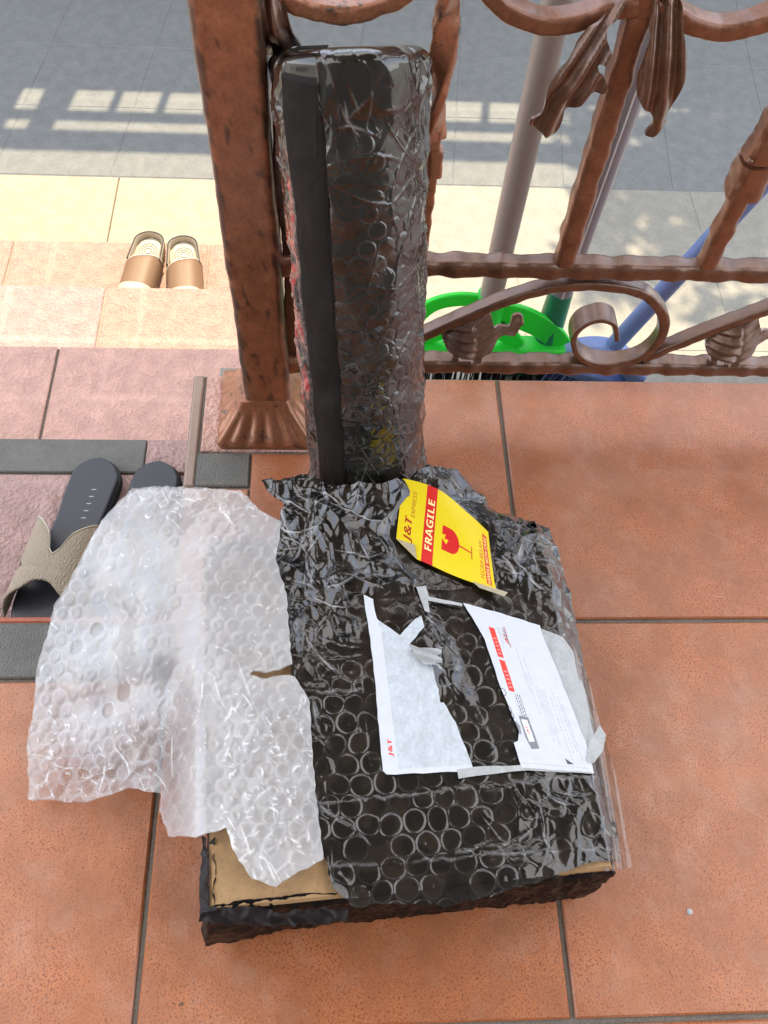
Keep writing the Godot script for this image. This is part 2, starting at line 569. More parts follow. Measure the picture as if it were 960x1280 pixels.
# creases drawn as soft lines into a grid of heights; spec: centre x, y, spread x, y, count, angle, angle spread, length, height
class Creases:
	var lo: Vector2
	var w := 0
	var h := 0
	var res := 0.0006
	var d := PackedFloat32Array()
	func at(x: float, y: float) -> float:
		var fx := (x - lo.x) / res; var fy := (y - lo.y) / res
		var i := int(fx); var j := int(fy)
		if fx < 0 or fy < 0 or i >= w - 1 or j >= h - 1: return 0.0
		fx -= i; fy -= j
		var k := j * w + i
		return lerpf(lerpf(d[k], d[k + 1], fx), lerpf(d[k + w], d[k + w + 1], fx), fy)

func creases(lo: Vector2, hi: Vector2, sd: int, specs: Array) -> Creases:
	var m := Creases.new()
	m.lo = lo
	m.w = int((hi.x - lo.x) / m.res) + 2; m.h = int((hi.y - lo.y) / m.res) + 2
	m.d.resize(m.w * m.h)
	var r := RandomNumberGenerator.new(); r.seed = sd
	for s in specs:
		for k in int(s[4]):
			var p := Vector2(s[0] + r.randf_range(-1, 1) * s[2], s[1] + r.randf_range(-1, 1) * s[3])
			var ang: float = s[5] + r.randfn() * s[6]
			var L: float = s[7] * r.randf_range(0.5, 1.9)
			var amp: float = s[8] * r.randf_range(0.2, 0.9)
			var sg := r.randf_range(0.8, 1.9)
			var bend := r.randfn() * (0.007 if s[7] > 0.01 else 0.13)
			var kink := r.randf_range(0.2, 0.8)
			if s.size() > 9:
				p = Vector2(s[0], s[1]) + Vector2(r.randf_range(-1, 1) * s[2], r.randf_range(-1, 1) * s[3])
				ang = s[5] + r.randf_range(-1, 1) * s[6]
			else: p -= Vector2(cos(ang), sin(ang)) * L * 0.5
			var n := int(L / (m.res * 0.8)) + 1
			for q in n:
				var t := float(q) / n
				ang += bend + (r.randfn() * 0.25 if absf(t - kink) < 0.012 else 0.0)
				p += Vector2(cos(ang), sin(ang)) * m.res * 0.8
				var f := (p - lo) / m.res
				var i0 := int(f.x); var j0 := int(f.y)
				if i0 < 4 or j0 < 4 or i0 > m.w - 6 or j0 > m.h - 6: continue
				var v := amp * pow(sin(PI * t), 0.7)
				for j in range(j0 - 3, j0 + 5):
					for i in range(i0 - 3, i0 + 5):
						var dd := (i - f.x) * (i - f.x) + (j - f.y) * (j - f.y)
						var e := v * exp(-sqrt(dd) / sg)
						if e > m.d[j * m.w + i]: m.d[j * m.w + i] = e
	return m

func smooth_outline(a: Array, step := 0.0015) -> PackedVector2Array:
	var n := a.size() / 2
	var out := PackedVector2Array()
	for k in n:
		var p: Array = []
		for e in [-1, 0, 1, 2]:
			var q: int = (k + e + n) % n
			p.append(Vector2(a[q * 2], a[q * 2 + 1]))
		var m := maxi(1, int(p[1].distance_to(p[2]) / step))
		for t in m: out.append(p[1].cubic_interpolate(p[2], p[0], p[3], float(t) / m))
	return out

func V2(a: Array) -> PackedVector2Array:
	var out := PackedVector2Array()
	for k in range(0, a.size(), 2): out.append(Vector2(a[k], a[k + 1]))
	return out

# ---------------------------------------------------------------- print (text and shapes drawn into a picture)
func fill_tri(d: PackedByteArray, w: int, h: int, a: Vector2, b: Vector2, c: Vector2, col: Color) -> void:
	var y0 := clampi(int(floor(minf(a.y, minf(b.y, c.y)))), 0, h - 1)
	var y1 := clampi(int(ceil(maxf(a.y, maxf(b.y, c.y)))), 0, h - 1)
	for y in range(y0, y1 + 1):
		var yy := y + 0.5
		var lo := 1e9; var hi := -1e9
		for e in [[a, b], [b, c], [c, a]]:
			var p: Vector2 = e[0]; var q: Vector2 = e[1]
			if (p.y <= yy) != (q.y <= yy):
				var x := p.x + (q.x - p.x) * (yy - p.y) / (q.y - p.y)
				lo = minf(lo, x); hi = maxf(hi, x)
		for x in range(clampi(int(ceil(lo - 0.5)), 0, w), clampi(int(floor(hi - 0.5)) + 1, 0, w)):
			var k := (y * w + x) * 3
			d[k] = col.r8; d[k + 1] = col.g8; d[k + 2] = col.b8

func fill_poly(d: PackedByteArray, w: int, h: int, p: PackedVector2Array, col: Color) -> void:
	var t := Geometry2D.triangulate_polygon(p)
	for k in range(0, t.size(), 3): fill_tri(d, w, h, p[t[k]], p[t[k + 1]], p[t[k + 2]], col)

# text whose baseline starts at `at` and runs along `along` (pixels), cap height in pixels
func print_text(d: PackedByteArray, w: int, h: int, s: String, at: Vector2, along: Vector2, height: float, width: float, col: Color, bold := true, slant := 0.0) -> void:
	var f := SystemFont.new()
	f.font_names = PackedStringArray(["Droid Sans"])
	f.font_weight = 700 if bold else 400
	var t := TextMesh.new()
	t.font = f; t.text = s; t.font_size = 64; t.pixel_size = 1.0; t.depth = 0.0
	t.horizontal_alignment = HORIZONTAL_ALIGNMENT_LEFT
	var a := t.get_mesh_arrays()
	var v: PackedVector3Array = a[Mesh.ARRAY_VERTEX]
	if v.is_empty(): return
	var idx: PackedInt32Array = a[Mesh.ARRAY_INDEX] if a[Mesh.ARRAY_INDEX] != null else PackedInt32Array(range(v.size()))
	var lo := v[0]; var hi := v[0]
	for p in v: lo = lo.min(p); hi = hi.max(p)
	var up := Vector2(along.y, -along.x)
	var q := PackedVector2Array()
	for p in v:
		var x := (p.x - lo.x) / (hi.x - lo.x) * width
		var y := (p.y - lo.y) / (hi.y - lo.y) * height
		q.append(at + along * (x + slant * y) + up * y)
	for k in range(0, idx.size(), 3): fill_tri(d, w, h, q[idx[k]], q[idx[k + 1]], q[idx[k + 2]], col)

func blank(w: int, h: int, col: Color) -> PackedByteArray:
	var im := Image.create(w, h, false, Image.FORMAT_RGB8)
	im.fill(col)
	return im.get_data()

func print_mat(n: String, w: int, h: int, d: PackedByteArray, rough: float) -> StandardMaterial3D:
	var m := mat(n, Color.WHITE, rough)
	m.albedo_texture = ImageTexture.create_from_image(Image.create_from_data(w, h, false, Image.FORMAT_RGB8, d))
	m.texture_repeat = false
	return m
# ---------------------------------------------------------------- setting
func build_porch() -> void:
	var f := structure("porch_floor")
	block(f, "slab", -1.3, 1.6, -0.16, -0.0035, -0.338, 1.55, "grout")
	block(f, "slab", -0.153, 1.6, -0.16, -0.0034, -0.6335, -0.336, "grout")
	block(f, "footing", -0.15, 1.6, -0.73, -0.158, -0.775, 1.55, "concrete")
	block(f, "footing", -1.3, -0.15, -0.73, -0.158, -0.336, 1.55, "concrete")
	var g := 0.3335
	var k := 0
	for i in range(-3, 5):
		var x := -0.147 + g * i
		for j in range(0, 6):
			var z := -0.3355 + g * j
			if i < 0: z += 0.0545
			tile(f, x, x + g, z, z + g, 0.0, "terracotta_%d" % ((k * 7 + i * 3 + 5 * j) % 4 if k % 2 else 0))
			k += 1
		if i < 0:
			tile(f, x, x + g, -0.3365, -0.281, 0.0, "slate_tile", 0.0012)
			var e := part("nosing", slab(rect(-g / 2 + 0.001, g / 2 - 0.001, -0.003, 0.003), 0.0, 0.012), M.red_edge, f)
			e.position = Vector3(x + g / 2, -0.0025, -0.3402)
		elif i > 0:
			tile(f, x, x + g, -0.633, -0.3355, 0.0, "terracotta_%d" % (i % 4))
	# the cut pieces round the foot of the post
	tile(f, -0.1525, -0.1405, -0.633, -0.486, 0.0005, "trim_strip", 0.001)
	tile(f, -0.139, 0.02, -0.633, -0.530, 0.0, "pink_tile", 0.001)
	tile(f, -0.142, -0.0845, -0.529, -0.486, 0.0, "slate_tile", 0.001)
	tile(f, -0.0845, 0.02, -0.529, -0.3355, 0.0, "terracotta_1", 0.001)
	tile(f, -0.150, -0.0845, -0.485, -0.3355, 0.0, "terracotta_2", 0.001)
	tile(f, 0.02, 0.1865, -0.633, -0.3355, 0.0, "terracotta_3", 0.0022)

func build_steps() -> void:
	var s := structure("front_steps")
	var zs := [-0.338, -0.646, -0.92, -1.187, -1.457]
	for k in 4:
		var y := -0.142 * (k + 1)
		var xr: float = -0.154 if k == 0 else -0.005
		block(s, "step", -1.3, xr, -0.73, y - 0.004, zs[k + 1] + 0.004, (zs[k] if k == 0 else zs[k] + 0.01) - 0.001, "grout" if k < 2 else "pale_grout")
	# level one: mauve tread with a slate border at its outer edge
	for d in [[-1.3, -0.89], [-0.89, -0.48], [-0.48, -0.155]]:
		tile(s, d[0], d[1], -0.594, -0.337, -0.142, "mauve_tile", 0.0015)
	for d in [[-1.3, -0.89], [-0.89, -0.56], [-0.56, -0.23]]:
		tile(s, d[0], d[1], -0.646, -0.595, -0.142, "slate_tile", 0.0008)
	tile(s, -0.23, -0.155, -0.646, -0.595, -0.142, "mauve_tile", 0.0008)
	# level two
	for d in [[-1.2, -0.80], [-0.80, -0.418], [-0.418, -0.005]]:
		tile(s, d[0], d[1], -0.92, -0.637, -0.284, "pink_tile", 0.0022)
	for d in [[-1.2, -0.80, "peach_tile"], [-0.80, -0.411, "mauve_tile"], [-0.411, -0.005, "peach_tile"]]:
		tile(s, d[0], d[1], -1.187, -0.911, -0.426, d[2], 0.0025)
	for d in [[-1.2, -0.666], [-0.666, -0.262], [-0.262, -0.005]]:
		tile(s, d[0], d[1], -1.457, -1.178, -0.568, "peach_tile", 0.0025)
	# risers
	for k in 4:
		var y0 := -0.142 * (k + 2)
		for d in [[-1.2, -0.80], [-0.80, -0.41], [-0.41, -0.005]]:
			var p := part("riser_tile", slab(rect(-(d[1] - d[0]) / 2 + 0.002, (d[1] - d[0]) / 2 - 0.002, -0.063, 0.063), 0.0, 0.008), M[["pink_tile", "pink_tile", "peach_tile", "peach_tile"][k]], s)
			p.rotation.x = -PI / 2
			p.position = Vector3((d[0] + d[1]) / 2, y0 + 0.066, zs[k + 1] + 0.0005)

func build_ground() -> void:
	var g := MeshInstance3D.new()
	g.name = "ground"
	g.mesh = slab(rect(-40, 40, -60, 30), -0.735, 0.2)
	g.material_override = M.concrete
	add_child(g)
	tag(g, "", "", "", "structure")
	var p := structure("garden_path")
	block(p, "bed", -3.1, -0.02, -0.80, -0.7165, -1.837, -0.70, "pale_grout")
	block(p, "bed", -0.019, 3.3, -0.80, -0.7113, -1.837, -0.70, "pale_paver")
	for i in range(-5, 7):
		var x := -0.526 + 0.48 * i
		for d in [[-1.837, -1.3], [-1.3, -0.72]]:
			if i < 1 and d[1] > -1.0: continue
			tile(p, x, x + 0.48, d[0], d[1], -0.71, "cream_tile" if i < 1 else "pale_paver", 0.0013 if i < 1 else 0.0007)
	var w := structure("driveway")
	block(w, "bed", -3.4, 3.6, -0.80, -0.7112, -3.32, -1.836, "grey_paver")
	for i in range(-6, 9):
		for j in 5:
			var z1 := -1.8375 - 0.27 * j
			var z0 := z1 - 0.27
			var q := PackedVector2Array()
			var cx := -0.826 + 0.284 * (i + 0.5)
			var gp := 0.0009
			for e in [[0, z0, 1], [1, z0, -1], [1, z1, -1], [0, z1, 1]]:
				q.append(Vector2(-0.826 + 0.284 * (i + e[0]) - 0.104 * (e[1] + 1.903) + gp * e[2] - cx, e[1] + (gp if e[1] == z0 else -gp) - (z0 + z1) / 2))
			part("paver", slab(q, 0.0, 0.012), M.grey_paver, w, Vector3(cx, -0.71, (z0 + z1) / 2))

func build_surroundings() -> void:
	# the porch roof, the house wall behind, the gate whose top pattern falls on the drive, a tree beyond it
	var r := structure("porch_roof")
	block(r, "fill_roof_sheet", -0.75, 0.95, 2.40, 2.404, -2.86, -1.501, "translucent_sheet")  # unseen sheets, made translucent to fill the porch with soft light
	block(r, "fill_roof_sheet", -2.4, -0.751, 2.40, 2.404, -2.86, 1.6, "translucent_sheet")
	block(r, "fill_roof_sheet", 0.951, 2.6, 2.40, 2.404, -2.86, 1.6, "translucent_sheet")
	block(r, "added_ceiling_panel", -0.75, 0.95, 2.40, 2.46, -1.5, 1.6, "plaster")  # unseen solid panel, added so the black film mirrors something dark
	block(r, "beam", -2.4, 2.6, 2.25, 2.398, -2.86, -2.74, "plaster")
	var hw := structure("house_wall")
	block(hw, "wall", -2.4, 2.6, -0.72, 2.398, 1.56, 1.7, "house_paint")
	var gt := thing("driveway_gate", "solid metal gate with an openwork top across the drive", "gate", Vector3(0, -0.71, -3.4))
	block(gt, "panel", -1.05, 3.2, 0.0, 1.757, -0.003, 0.003, "concrete")
	block(gt, "rail", -1.05, 3.2, 1.886, 1.943, -0.003, 0.003, "concrete")
	block(gt, "rail", -1.05, 3.2, 2.0, 2.114, -0.003, 0.003, "concrete")
	for k in 34:
		var x := -0.528 + 0.123 * k
		block(gt, "baluster", x - 0.011, x + 0.011, 1.757, 1.886, -0.003, 0.003, "concrete")
	block(gt, "gate_post", -0.60, -0.535, 0.0, 2.114, -0.004, 0.004, "concrete")
	block(gt, "gate_post", -0.72, -0.655, 0.0, 2.114, -0.004, 0.004, "concrete")
	var gw := thing("garden_wall", "plain wall beside the driveway gate", "wall", Vector3(-2.0, -0.71, -3.4))
	block(gw, "masonry", -1.4, 1.28, 0.0, 2.12, -0.08, 0.08, "concrete")
	var t := thing("garden_tree", "leafy tree standing beyond the driveway gate", "tree", Vector3(1.7, -0.71, -4.6))
	part("trunk", tube(Vector3.ZERO, Vector3(-0.2, 3.0, 0.2), 0.08, 0.05, 10).mesh(), M.bark, t)
	var rg := RandomNumberGenerator.new(); rg.seed = 5
	var B := Buf.new()
	var tufts := []
	for k in 260: tufts.append(Vector3(-0.17, 3.2, 0.50) + Vector3(clampf(rg.randfn(), -1.7, 1.7), rg.randfn() * 0.8, clampf(rg.randfn(), -1.4, 1.1)) * Vector3(0.33, 0.18, 0.22))
	for k in 3300:
		var c: Vector3 = tufts[k % 260] + Vector3(rg.randfn(), rg.randfn(), rg.randfn()) * 0.05
		var u := Vector3(rg.randfn(), rg.randfn() * 0.4, rg.randfn()).normalized()
		var v := u.cross(Vector3(rg.randfn(), rg.randfn(), rg.randfn())).normalized()
		var l := rg.randf_range(0.03, 0.055)
		B.quad(c - u * l, c + v * l * 0.45, c + u * l, c - v * l * 0.45)
	part("crown", B.mesh(), M.leaf_green, t)

# ---------------------------------------------------------------- the railing
const RZ := -0.582

func P(x: float, y: float, z := 0.0) -> Vector3:
	return Vector3(x, y, z)

func P2(a: Array) -> PackedVector3Array:
	var o := PackedVector3Array()
	for k in range(0, a.size(), 2): o.append(Vector3(a[k], a[k + 1], 0))
	return o

func wavy(base: Vector2, amp: float, waves: float, ph := 0.0) -> Callable:
	return func(t: float) -> Vector2: return base * (1.0 + amp * sin(t * TAU * waves + ph) + 0.5 * amp * sin(t * TAU * waves * 1.73 + 2.0 * ph + 1.0))

func leaf(parent: Node, a: Array, spine: Array, curl: float, sd: int, at := Vector3.ZERO) -> void:
	var poly := smooth_outline(a, 0.0012)
	for k in poly.size(): poly[k].y = -poly[k].y
	var sp := V2(spine)
	for k in sp.size(): sp[k].y = -sp[k].y
	var n: FastNoiseLite = nz.hammer
	var H := func(x: float, y: float) -> float:
		var d := 9.0; var t := 0.0; var side := 0.0
		for k in sp.size() - 1:
			var q := Geometry2D.get_closest_point_to_segment(Vector2(x, y), sp[k], sp[k + 1])
			var dd := q.distance_to(Vector2(x, y))
			if dd < d:
				d = dd
				t = (k + q.distance_to(sp[k]) / maxf(1e-5, sp[k].distance_to(sp[k + 1]))) / (sp.size() - 1)
				side = signf((sp[k + 1] - sp[k]).cross(Vector2(x, y) - sp[k]))
		var flute := 0.0030 * cos(d * side / (0.009 + 0.007 * t) * TAU + 1.0)
		return 0.012 * sin(t * 4.2) + curl * t * t - d * d * 9.0 + flute + 0.001 * n.get_noise_3d(x, y, sd)
	var o := part("leaf", sheet(poly, 0.0016, H, NOF, 0.003), M.bronze_iron, parent)
	o.rotation.x = PI / 2
	o.position = at

func build_railing() -> void:
	var r := thing("wrought_iron_railing", "hammered copper brown wrought iron railing with a thick post at the porch edge", "railing", Vector3(0, 0, RZ))
	var ir: Material = M.copper_iron
	var ib: Material = M.bronze_iron
	var zz := Vector3(0, 0, 1)
	# post
	var prings := []
	var pcol := PackedColorArray()
	for k in 160:
		var t := k / 159.0
		var y := lerpf(0.035, 0.88, t)
		var ring := PackedVector3Array()
		for q in rrect_dense(0.046 + 0.0012 * sin(t * 31.0), 0.047, 0.006, 16):
			var n3: float = nz.hammer.get_noise_3d(q.x, y, q.y)
			var o := q * (1.0 + 0.028 * n3)
			ring.append(Vector3(o.x - lerpf(0.0655, 0.072, t), y, o.y))
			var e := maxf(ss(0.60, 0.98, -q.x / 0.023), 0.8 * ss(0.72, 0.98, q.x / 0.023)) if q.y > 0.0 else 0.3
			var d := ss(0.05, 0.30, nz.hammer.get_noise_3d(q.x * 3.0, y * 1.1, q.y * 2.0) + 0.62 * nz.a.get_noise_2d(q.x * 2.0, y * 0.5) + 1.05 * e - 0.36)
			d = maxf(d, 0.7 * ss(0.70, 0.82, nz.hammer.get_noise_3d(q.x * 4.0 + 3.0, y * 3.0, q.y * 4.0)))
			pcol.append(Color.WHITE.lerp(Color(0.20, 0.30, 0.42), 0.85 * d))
		prings.append(ring)
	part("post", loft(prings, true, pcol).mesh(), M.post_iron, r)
	# flared foot with ribs
	var rings := []
	for k in 9:
		var t := k / 8.0
		var y: float = [0.0, 0.004, 0.009, 0.013, 0.019, 0.026, 0.034, 0.042, 0.050][k]
		var w: float = [0.099, 0.101, 0.101, 0.098, 0.089, 0.078, 0.066, 0.057, 0.051][k]
		var ring := PackedVector3Array()
		for q in rrect_dense(w, w, 0.006, 22):
			var along := q.x if absf(q.y) > absf(q.x) else q.y
			var rib: float = (0.5 + 0.5 * cos(along / w * TAU * 5.0)) * 0.005 * sin(PI * clampf((t - 0.1) / 0.75, 0, 1))
			var o := q.normalized() * rib
			ring.append(Vector3(q.x - o.x - 0.070, y, q.y - o.y))
		rings.append(ring)
	part("foot", loft(rings).mesh(), M.copper_iron, r)
	# long bars
	part("lower_bar", bar(line(P(-0.045, 0.0865), P(0.80, 0.0865), 260), zz, wavy(Vector2(0.0165, 0.019), 0.075, 24.0), 0.0007).mesh(), ib, r)
	part("middle_bar", bar(line(P(-0.045, 0.218), P(0.80, 0.218), 260), zz, wavy(Vector2(0.0175, 0.019), 0.075, 22.0, 1.0), 0.0007).mesh(), ib, r)
	part("top_bar", bar(line(P(-0.045, 0.84), P(0.80, 0.84), 120), zz, wavy(Vector2(0.03, 0.045), 0.04, 20.0), 0.0016).mesh(), ir, r)
	for e in [0.0865, 0.218]:
		part("socket", bar(line(P(-0.047, e), P(-0.028, e), 8), zz, func(t): return Vector2(0.024 - 0.006 * t, 0.026 - 0.006 * t), 0.001).mesh(), ir, r)
	# uprights
	var hb := func(x: float, y0: float, y1: float, w: float, n: String) -> Node:
		return part(n, bar(line(P(x, y0), P(x, y1), 130), zz, wavy(Vector2(w, w), 0.055, (y1 - y0) * 28.0, x * 40.0), 0.0010).mesh(), M.brown_iron, r)
	hb.call(0.204, 0.225, 0.83, 0.0175, "baluster")
	hb.call(0.466, 0.225, 0.83, 0.0175, "baluster")
	hb.call(0.728, 0.225, 0.83, 0.0175, "baluster")
	for x in [0.333, 0.597]:
		var b = hb.call(x, 0.225, 0.83, 0.0165, "baluster")
		part("collar", bar(line(P(x, 0.303), P(x, 0.334), 14), zz, func(t): return Vector2(0.027, 0.027), 0.0016).mesh(), M.brown_iron, b)
		part("collar", bar(line(P(x, 0.337), P(x, 0.375), 14), zz, func(t): return Vector2(0.0245 - 0.006 * t, 0.0245 - 0.006 * t), 0.0016).mesh(), M.brown_iron, b)
		var rv := SphereMesh.new(); rv.radius = 0.0025; rv.height = 0.004; rv.radial_segments = 10; rv.rings = 5
		part("rivet", rv, M.bronze_iron, b, P(x - 0.011, 0.341, 0.011))
	# twisted upright beside the parcel, ending in a flat tongue
	var tw := bar(line(P(0.0765, 0.345), P(0.0735, 0.83), 220), zz, func(t): return Vector2(0.019, 0.0085), 0.0012, 0.3, func(t): return 0.4 + t * 17.0)
	part("twisted_baluster", tw.mesh(), ir, r)
	part("tongue", bar(line(P(0.0785, 0.222), P(0.0748, 0.352), 40), zz, func(t): return Vector2(0.0075 + 0.008 * t, 0.007), 0.0012).mesh(), ir, r)
	part("tongue_clip", bar(line(P(0.0805, 0.312), P(0.0795, 0.336), 10), zz, func(t): return Vector2(0.0115, 0.010), 0.001).mesh(), ir, r)
	part("flat_upright", bar(line(P(-0.0385, 0.08), P(-0.0385, 0.83), 150), zz, func(t): return Vector2(0.011 + 0.004 * sin(t * 26.0), 0.006), 0.0012).mesh(), M.bronze_iron, r)
	# scrolls between the lower bars, one each 0.262 m
	for k in range(-1, 3):
		var dx := 0.262 * k
		var B: Buf = bar(smooth_path(P2([0.052, 0.100, 0.096, 0.134, 0.130, 0.158, 0.172, 0.184, 0.215, 0.1985, 0.258, 0.198, 0.290, 0.188, 0.313, 0.164, 0.3215, 0.136, 0.314, 0.110, 0.294, 0.0955, 0.268, 0.095, 0.245, 0.109, 0.234, 0.134, 0.239, 0.153, 0.253, 0.161, 0.268, 0.155, 0.2765, 0.134]), 0.004), zz, func(t): return Vector2(lerpf(0.0105, 0.0048, ss(0.55, 0.95, t)), lerpf(0.015, 0.024, ss(0.6, 0.9, t))), 0.0008)
		if k == -1: continue
		part("scroll", B.mesh(), ib, r, P(dx, 0))
		# small curled leaf under the rising bar
		leaf(r, [0.106, 0.140, 0.126, 0.152, 0.145, 0.162, 0.156, 0.144, 0.170, 0.141, 0.174, 0.149, 0.183, 0.148, 0.184, 0.136, 0.178, 0.127, 0.165, 0.128, 0.158, 0.120, 0.150, 0.108, 0.146, 0.096, 0.139, 0.095, 0.137, 0.108, 0.130, 0.112, 0.125, 0.106, 0.126, 0.096, 0.120, 0.095, 0.119, 0.108, 0.110, 0.118], [0.110, 0.122, 0.140, 0.122, 0.182, 0.140], 0.004, 3 + k, P(dx, 0, 0.004))
	# leaves hanging either side of the baluster
	for dx in [0.0, 0.524]:
		leaf(r, [0.1900, 0.4600, 0.1789, 0.4501, 0.1712, 0.4454, 0.1670, 0.4408, 0.1625, 0.4334, 0.1586, 0.4229, 0.1534, 0.4131, 0.1499, 0.4031, 0.1496, 0.3940, 0.1517, 0.3837, 0.1510, 0.3751, 0.1447, 0.3738, 0.1436, 0.3694, 0.1483, 0.3640, 0.1562, 0.3598, 0.1636, 0.3578, 0.1676, 0.3624, 0.1681, 0.3735, 0.1674, 0.3810, 0.1723, 0.3848, 0.1764, 0.3883, 0.1806, 0.3909, 0.1821, 0.3961, 0.1894, 0.3978, 0.1925, 0.4015, 0.1872, 0.4094, 0.1806, 0.4180, 0.1810, 0.4209, 0.1890, 0.4220, 0.1870, 0.4287, 0.1814, 0.4377, 0.1813, 0.4449, 0.1890, 0.4513], [0.188, 0.458, 0.172, 0.425, 0.160, 0.392, 0.156, 0.362], 0.014, 11, P(dx, 0, 0.009))
		leaf(r, [0.2085, 0.4600, 0.2092, 0.4450, 0.2121, 0.4370, 0.2119, 0.4277, 0.2118, 0.4191, 0.2116, 0.4103, 0.2133, 0.4003, 0.2178, 0.3932, 0.2233, 0.3882, 0.2288, 0.3830, 0.2329, 0.3778, 0.2349, 0.3702, 0.2336, 0.3600, 0.2381, 0.3602, 0.2413, 0.3659, 0.2451, 0.3727, 0.2426, 0.3759, 0.2427, 0.3888, 0.2426, 0.4033, 0.2416, 0.4172, 0.2379, 0.4305, 0.2331, 0.4414, 0.2300, 0.4501, 0.2250, 0.4600], [0.218, 0.458, 0.226, 0.42, 0.234, 0.385, 0.239, 0.360], 0.014, 12, P(dx, 0, 0.009))
		for sgn in [[0.204, -1.0], [0.204, 1.0]]:
			var pts := PackedVector3Array()
			for q in [[0.004, 0.452], [0.022, 0.4485], [0.038, 0.441], [0.058, 0.4375], [0.076, 0.4405], [0.094, 0.449], [0.112, 0.468], [0.119, 0.495], [0.112, 0.52]]:
				pts.append(P(sgn[0] + q[0] * sgn[1], q[1]))
			part("arc", bar(smooth_path(pts, 0.004), zz, func(t): return Vector2(0.0125, 0.02), 0.0009).mesh(), M.brown_iron, r, P(dx, 0))
	var pts2 := P2([-0.045, 0.47, -0.032, 0.4505, -0.014, 0.4425, 0.007, 0.4405, 0.028, 0.445, 0.047, 0.456, 0.060, 0.48])
	part("arc", bar(smooth_path(pts2, 0.004), zz, func(t): return Vector2(0.012, 0.02), 0.0016).mesh(), ir, r)
	leaf(r, [-0.046, 0.462, -0.046, 0.412, -0.038, 0.404, -0.030, 0.412, -0.022, 0.412, -0.026, 0.430, -0.034, 0.456], [-0.042, 0.46, -0.038, 0.43, -0.034, 0.405], 0.004, 15, P(0, 0, 0.004))

func rrect_dense(w: float, h: float, r: float, n: int) -> PackedVector2Array:
	var c := rrect(w, h, r, 3)
	var out := PackedVector2Array()
	for k in c.size():
		var a := c[k]; var b := c[(k + 1) % c.size()]
		var m := n if a.distance_to(b) > r * 1.5 else 1
		for q in m: out.append(a.lerp(b, float(q) / m))
	return out

# ---------------------------------------------------------------- film surfaces
func film(x: float, y: float, crumple: float, bub: float, pitch := 0.0172) -> Vector3:
	# height in metres and "how much rim" (0..1) of wrapped bubbles under stretched tape
	var a: FastNoiseLite = nz.a
	var b: FastNoiseLite = nz.b
	var wx := x + 0.0026 * a.get_noise_2d(x * 0.8, y * 0.8)
	var wy := y + 0.0026 * a.get_noise_2d(x * 0.8 + 7.0, y * 0.8)
	var q := bubble(wx, wy, pitch, 0.13)
	bub *= clampf(0.62 + 0.8 * a.get_noise_2d(x * 0.6 + 71.0, y * 0.6), 0.35, 1.0)
	var h := 0.0
	var rim := 0.0
	var life := ss(0.10, 0.25, q.y)
	var r := q.x
	if r < 1.25:
		var dome := 1.0 - minf(1.0, pow(r, 9.0))
		h += bub * (0.0008 * dome * (0.3 + 0.7 * life))
		rim = exp(-pow((r - 0.97) / 0.07, 2.0)) * (0.35 + 0.65 * life)
		h += bub * 0.0006 * rim
		# the small dent in the middle of a bubble
		h -= bub * 0.0005 * life * exp(-r * r * 14.0) * (0.4 + 0.6 * sin(q.y * 60.0))
	if crumple > 0.0:
		var c1 := ridge(b.get_noise_2d(wx * 0.26, wy * 0.22), 0.6)
		var c2 := ridge(b.get_noise_2d(wx * 0.62 + 3.0, wy * 0.42), 0.5)
		h += crumple * (0.0060 * c1 + 0.0020 * c2)
	return Vector3(h, rim * bub, 0.0)

func streak(x: float, y: float, ang: float, sq: float, w: float) -> float:
	var b: FastNoiseLite = nz.b
	var u := x * cos(ang) + y * sin(ang)
	var v := -x * sin(ang) + y * cos(ang)
	var k := ridge(b.get_noise_2d(u * sq, v), w)
	return k * k * ss(-0.05, 0.35, nz.a.get_noise_2d(x * 0.8 + 3.0, y * 0.8))

const FL := Vector2(-0.083, -0.074)
const BU := Vector2(0.9971, -0.0764)
const BV := Vector2(-0.0764, -0.9971)

func bl(x: float, z: float) -> Vector2:          # plan of the porch -> plan of the box (x along its front, z towards the viewer)
	var d := Vector2(x, z) - FL
	return Vector2(d.dot(BU), -d.dot(BV))

func blp(a: Array) -> PackedVector2Array:
	var out := PackedVector2Array()
	for k in range(0, a.size(), 2): out.append(bl(a[k], a[k + 1]))
	return out

var lab_l: PackedVector2Array
var lab_r: PackedVector2Array
var lab_b: PackedVector2Array
var frag_c: Vector2

func wrap_low(x: float, z: float) -> float:
	var b := -z
	var y := 0.1125 + 0.0022 * sin(clampf(x / 0.29, 0, 1) * PI) * sin(clampf(b / 0.29, 0, 1) * PI)
	# humped over the foot of the tube at the back
	y += 0.016 * ss(0.255, 0.335, b) * exp(-pow((x - 0.17) / 0.075, 2.0))
	y += 0.006 * ss(0.22, 0.30, b) * (1.0 - ss(0.10, 0.16, x))
	y -= 0.030 * ss(0.285, 0.325, b) * ss(0.20, 0.27, x)
	# the corner that sags, and the lips that hang over the edges
	y -= 0.012 * ss(0.25, 0.30, b) * ss(0.24, 0.29, x)
	y -= 0.9 * maxf(0.0, x - 0.284) + 0.55 * maxf(0.0, -b - 0.001)
	y += 0.004 * ss(0.03, 0.0, b) * sin(x * 38.0) * ss(0.05, 0.09, x)
	return y

func label_mask(x: float, z: float) -> float:
	var p := Vector2(x, z)
	var m := 0.0
	m = maxf(m, 1.0 - ss(0.042, 0.058, p.distance_to(frag_c)))
	m = maxf(m, 1.0 - ss(0.0, 0.012, maxf(absf(x - 0.147) - 0.022, absf(-z - 0.160) - 0.062)))
	m = maxf(m, 1.0 - ss(0.0, 0.012, maxf(absf(x - 0.238 - (z + 0.16) * 0.28) - 0.036, absf(-z - 0.155) - 0.068)))
	return m

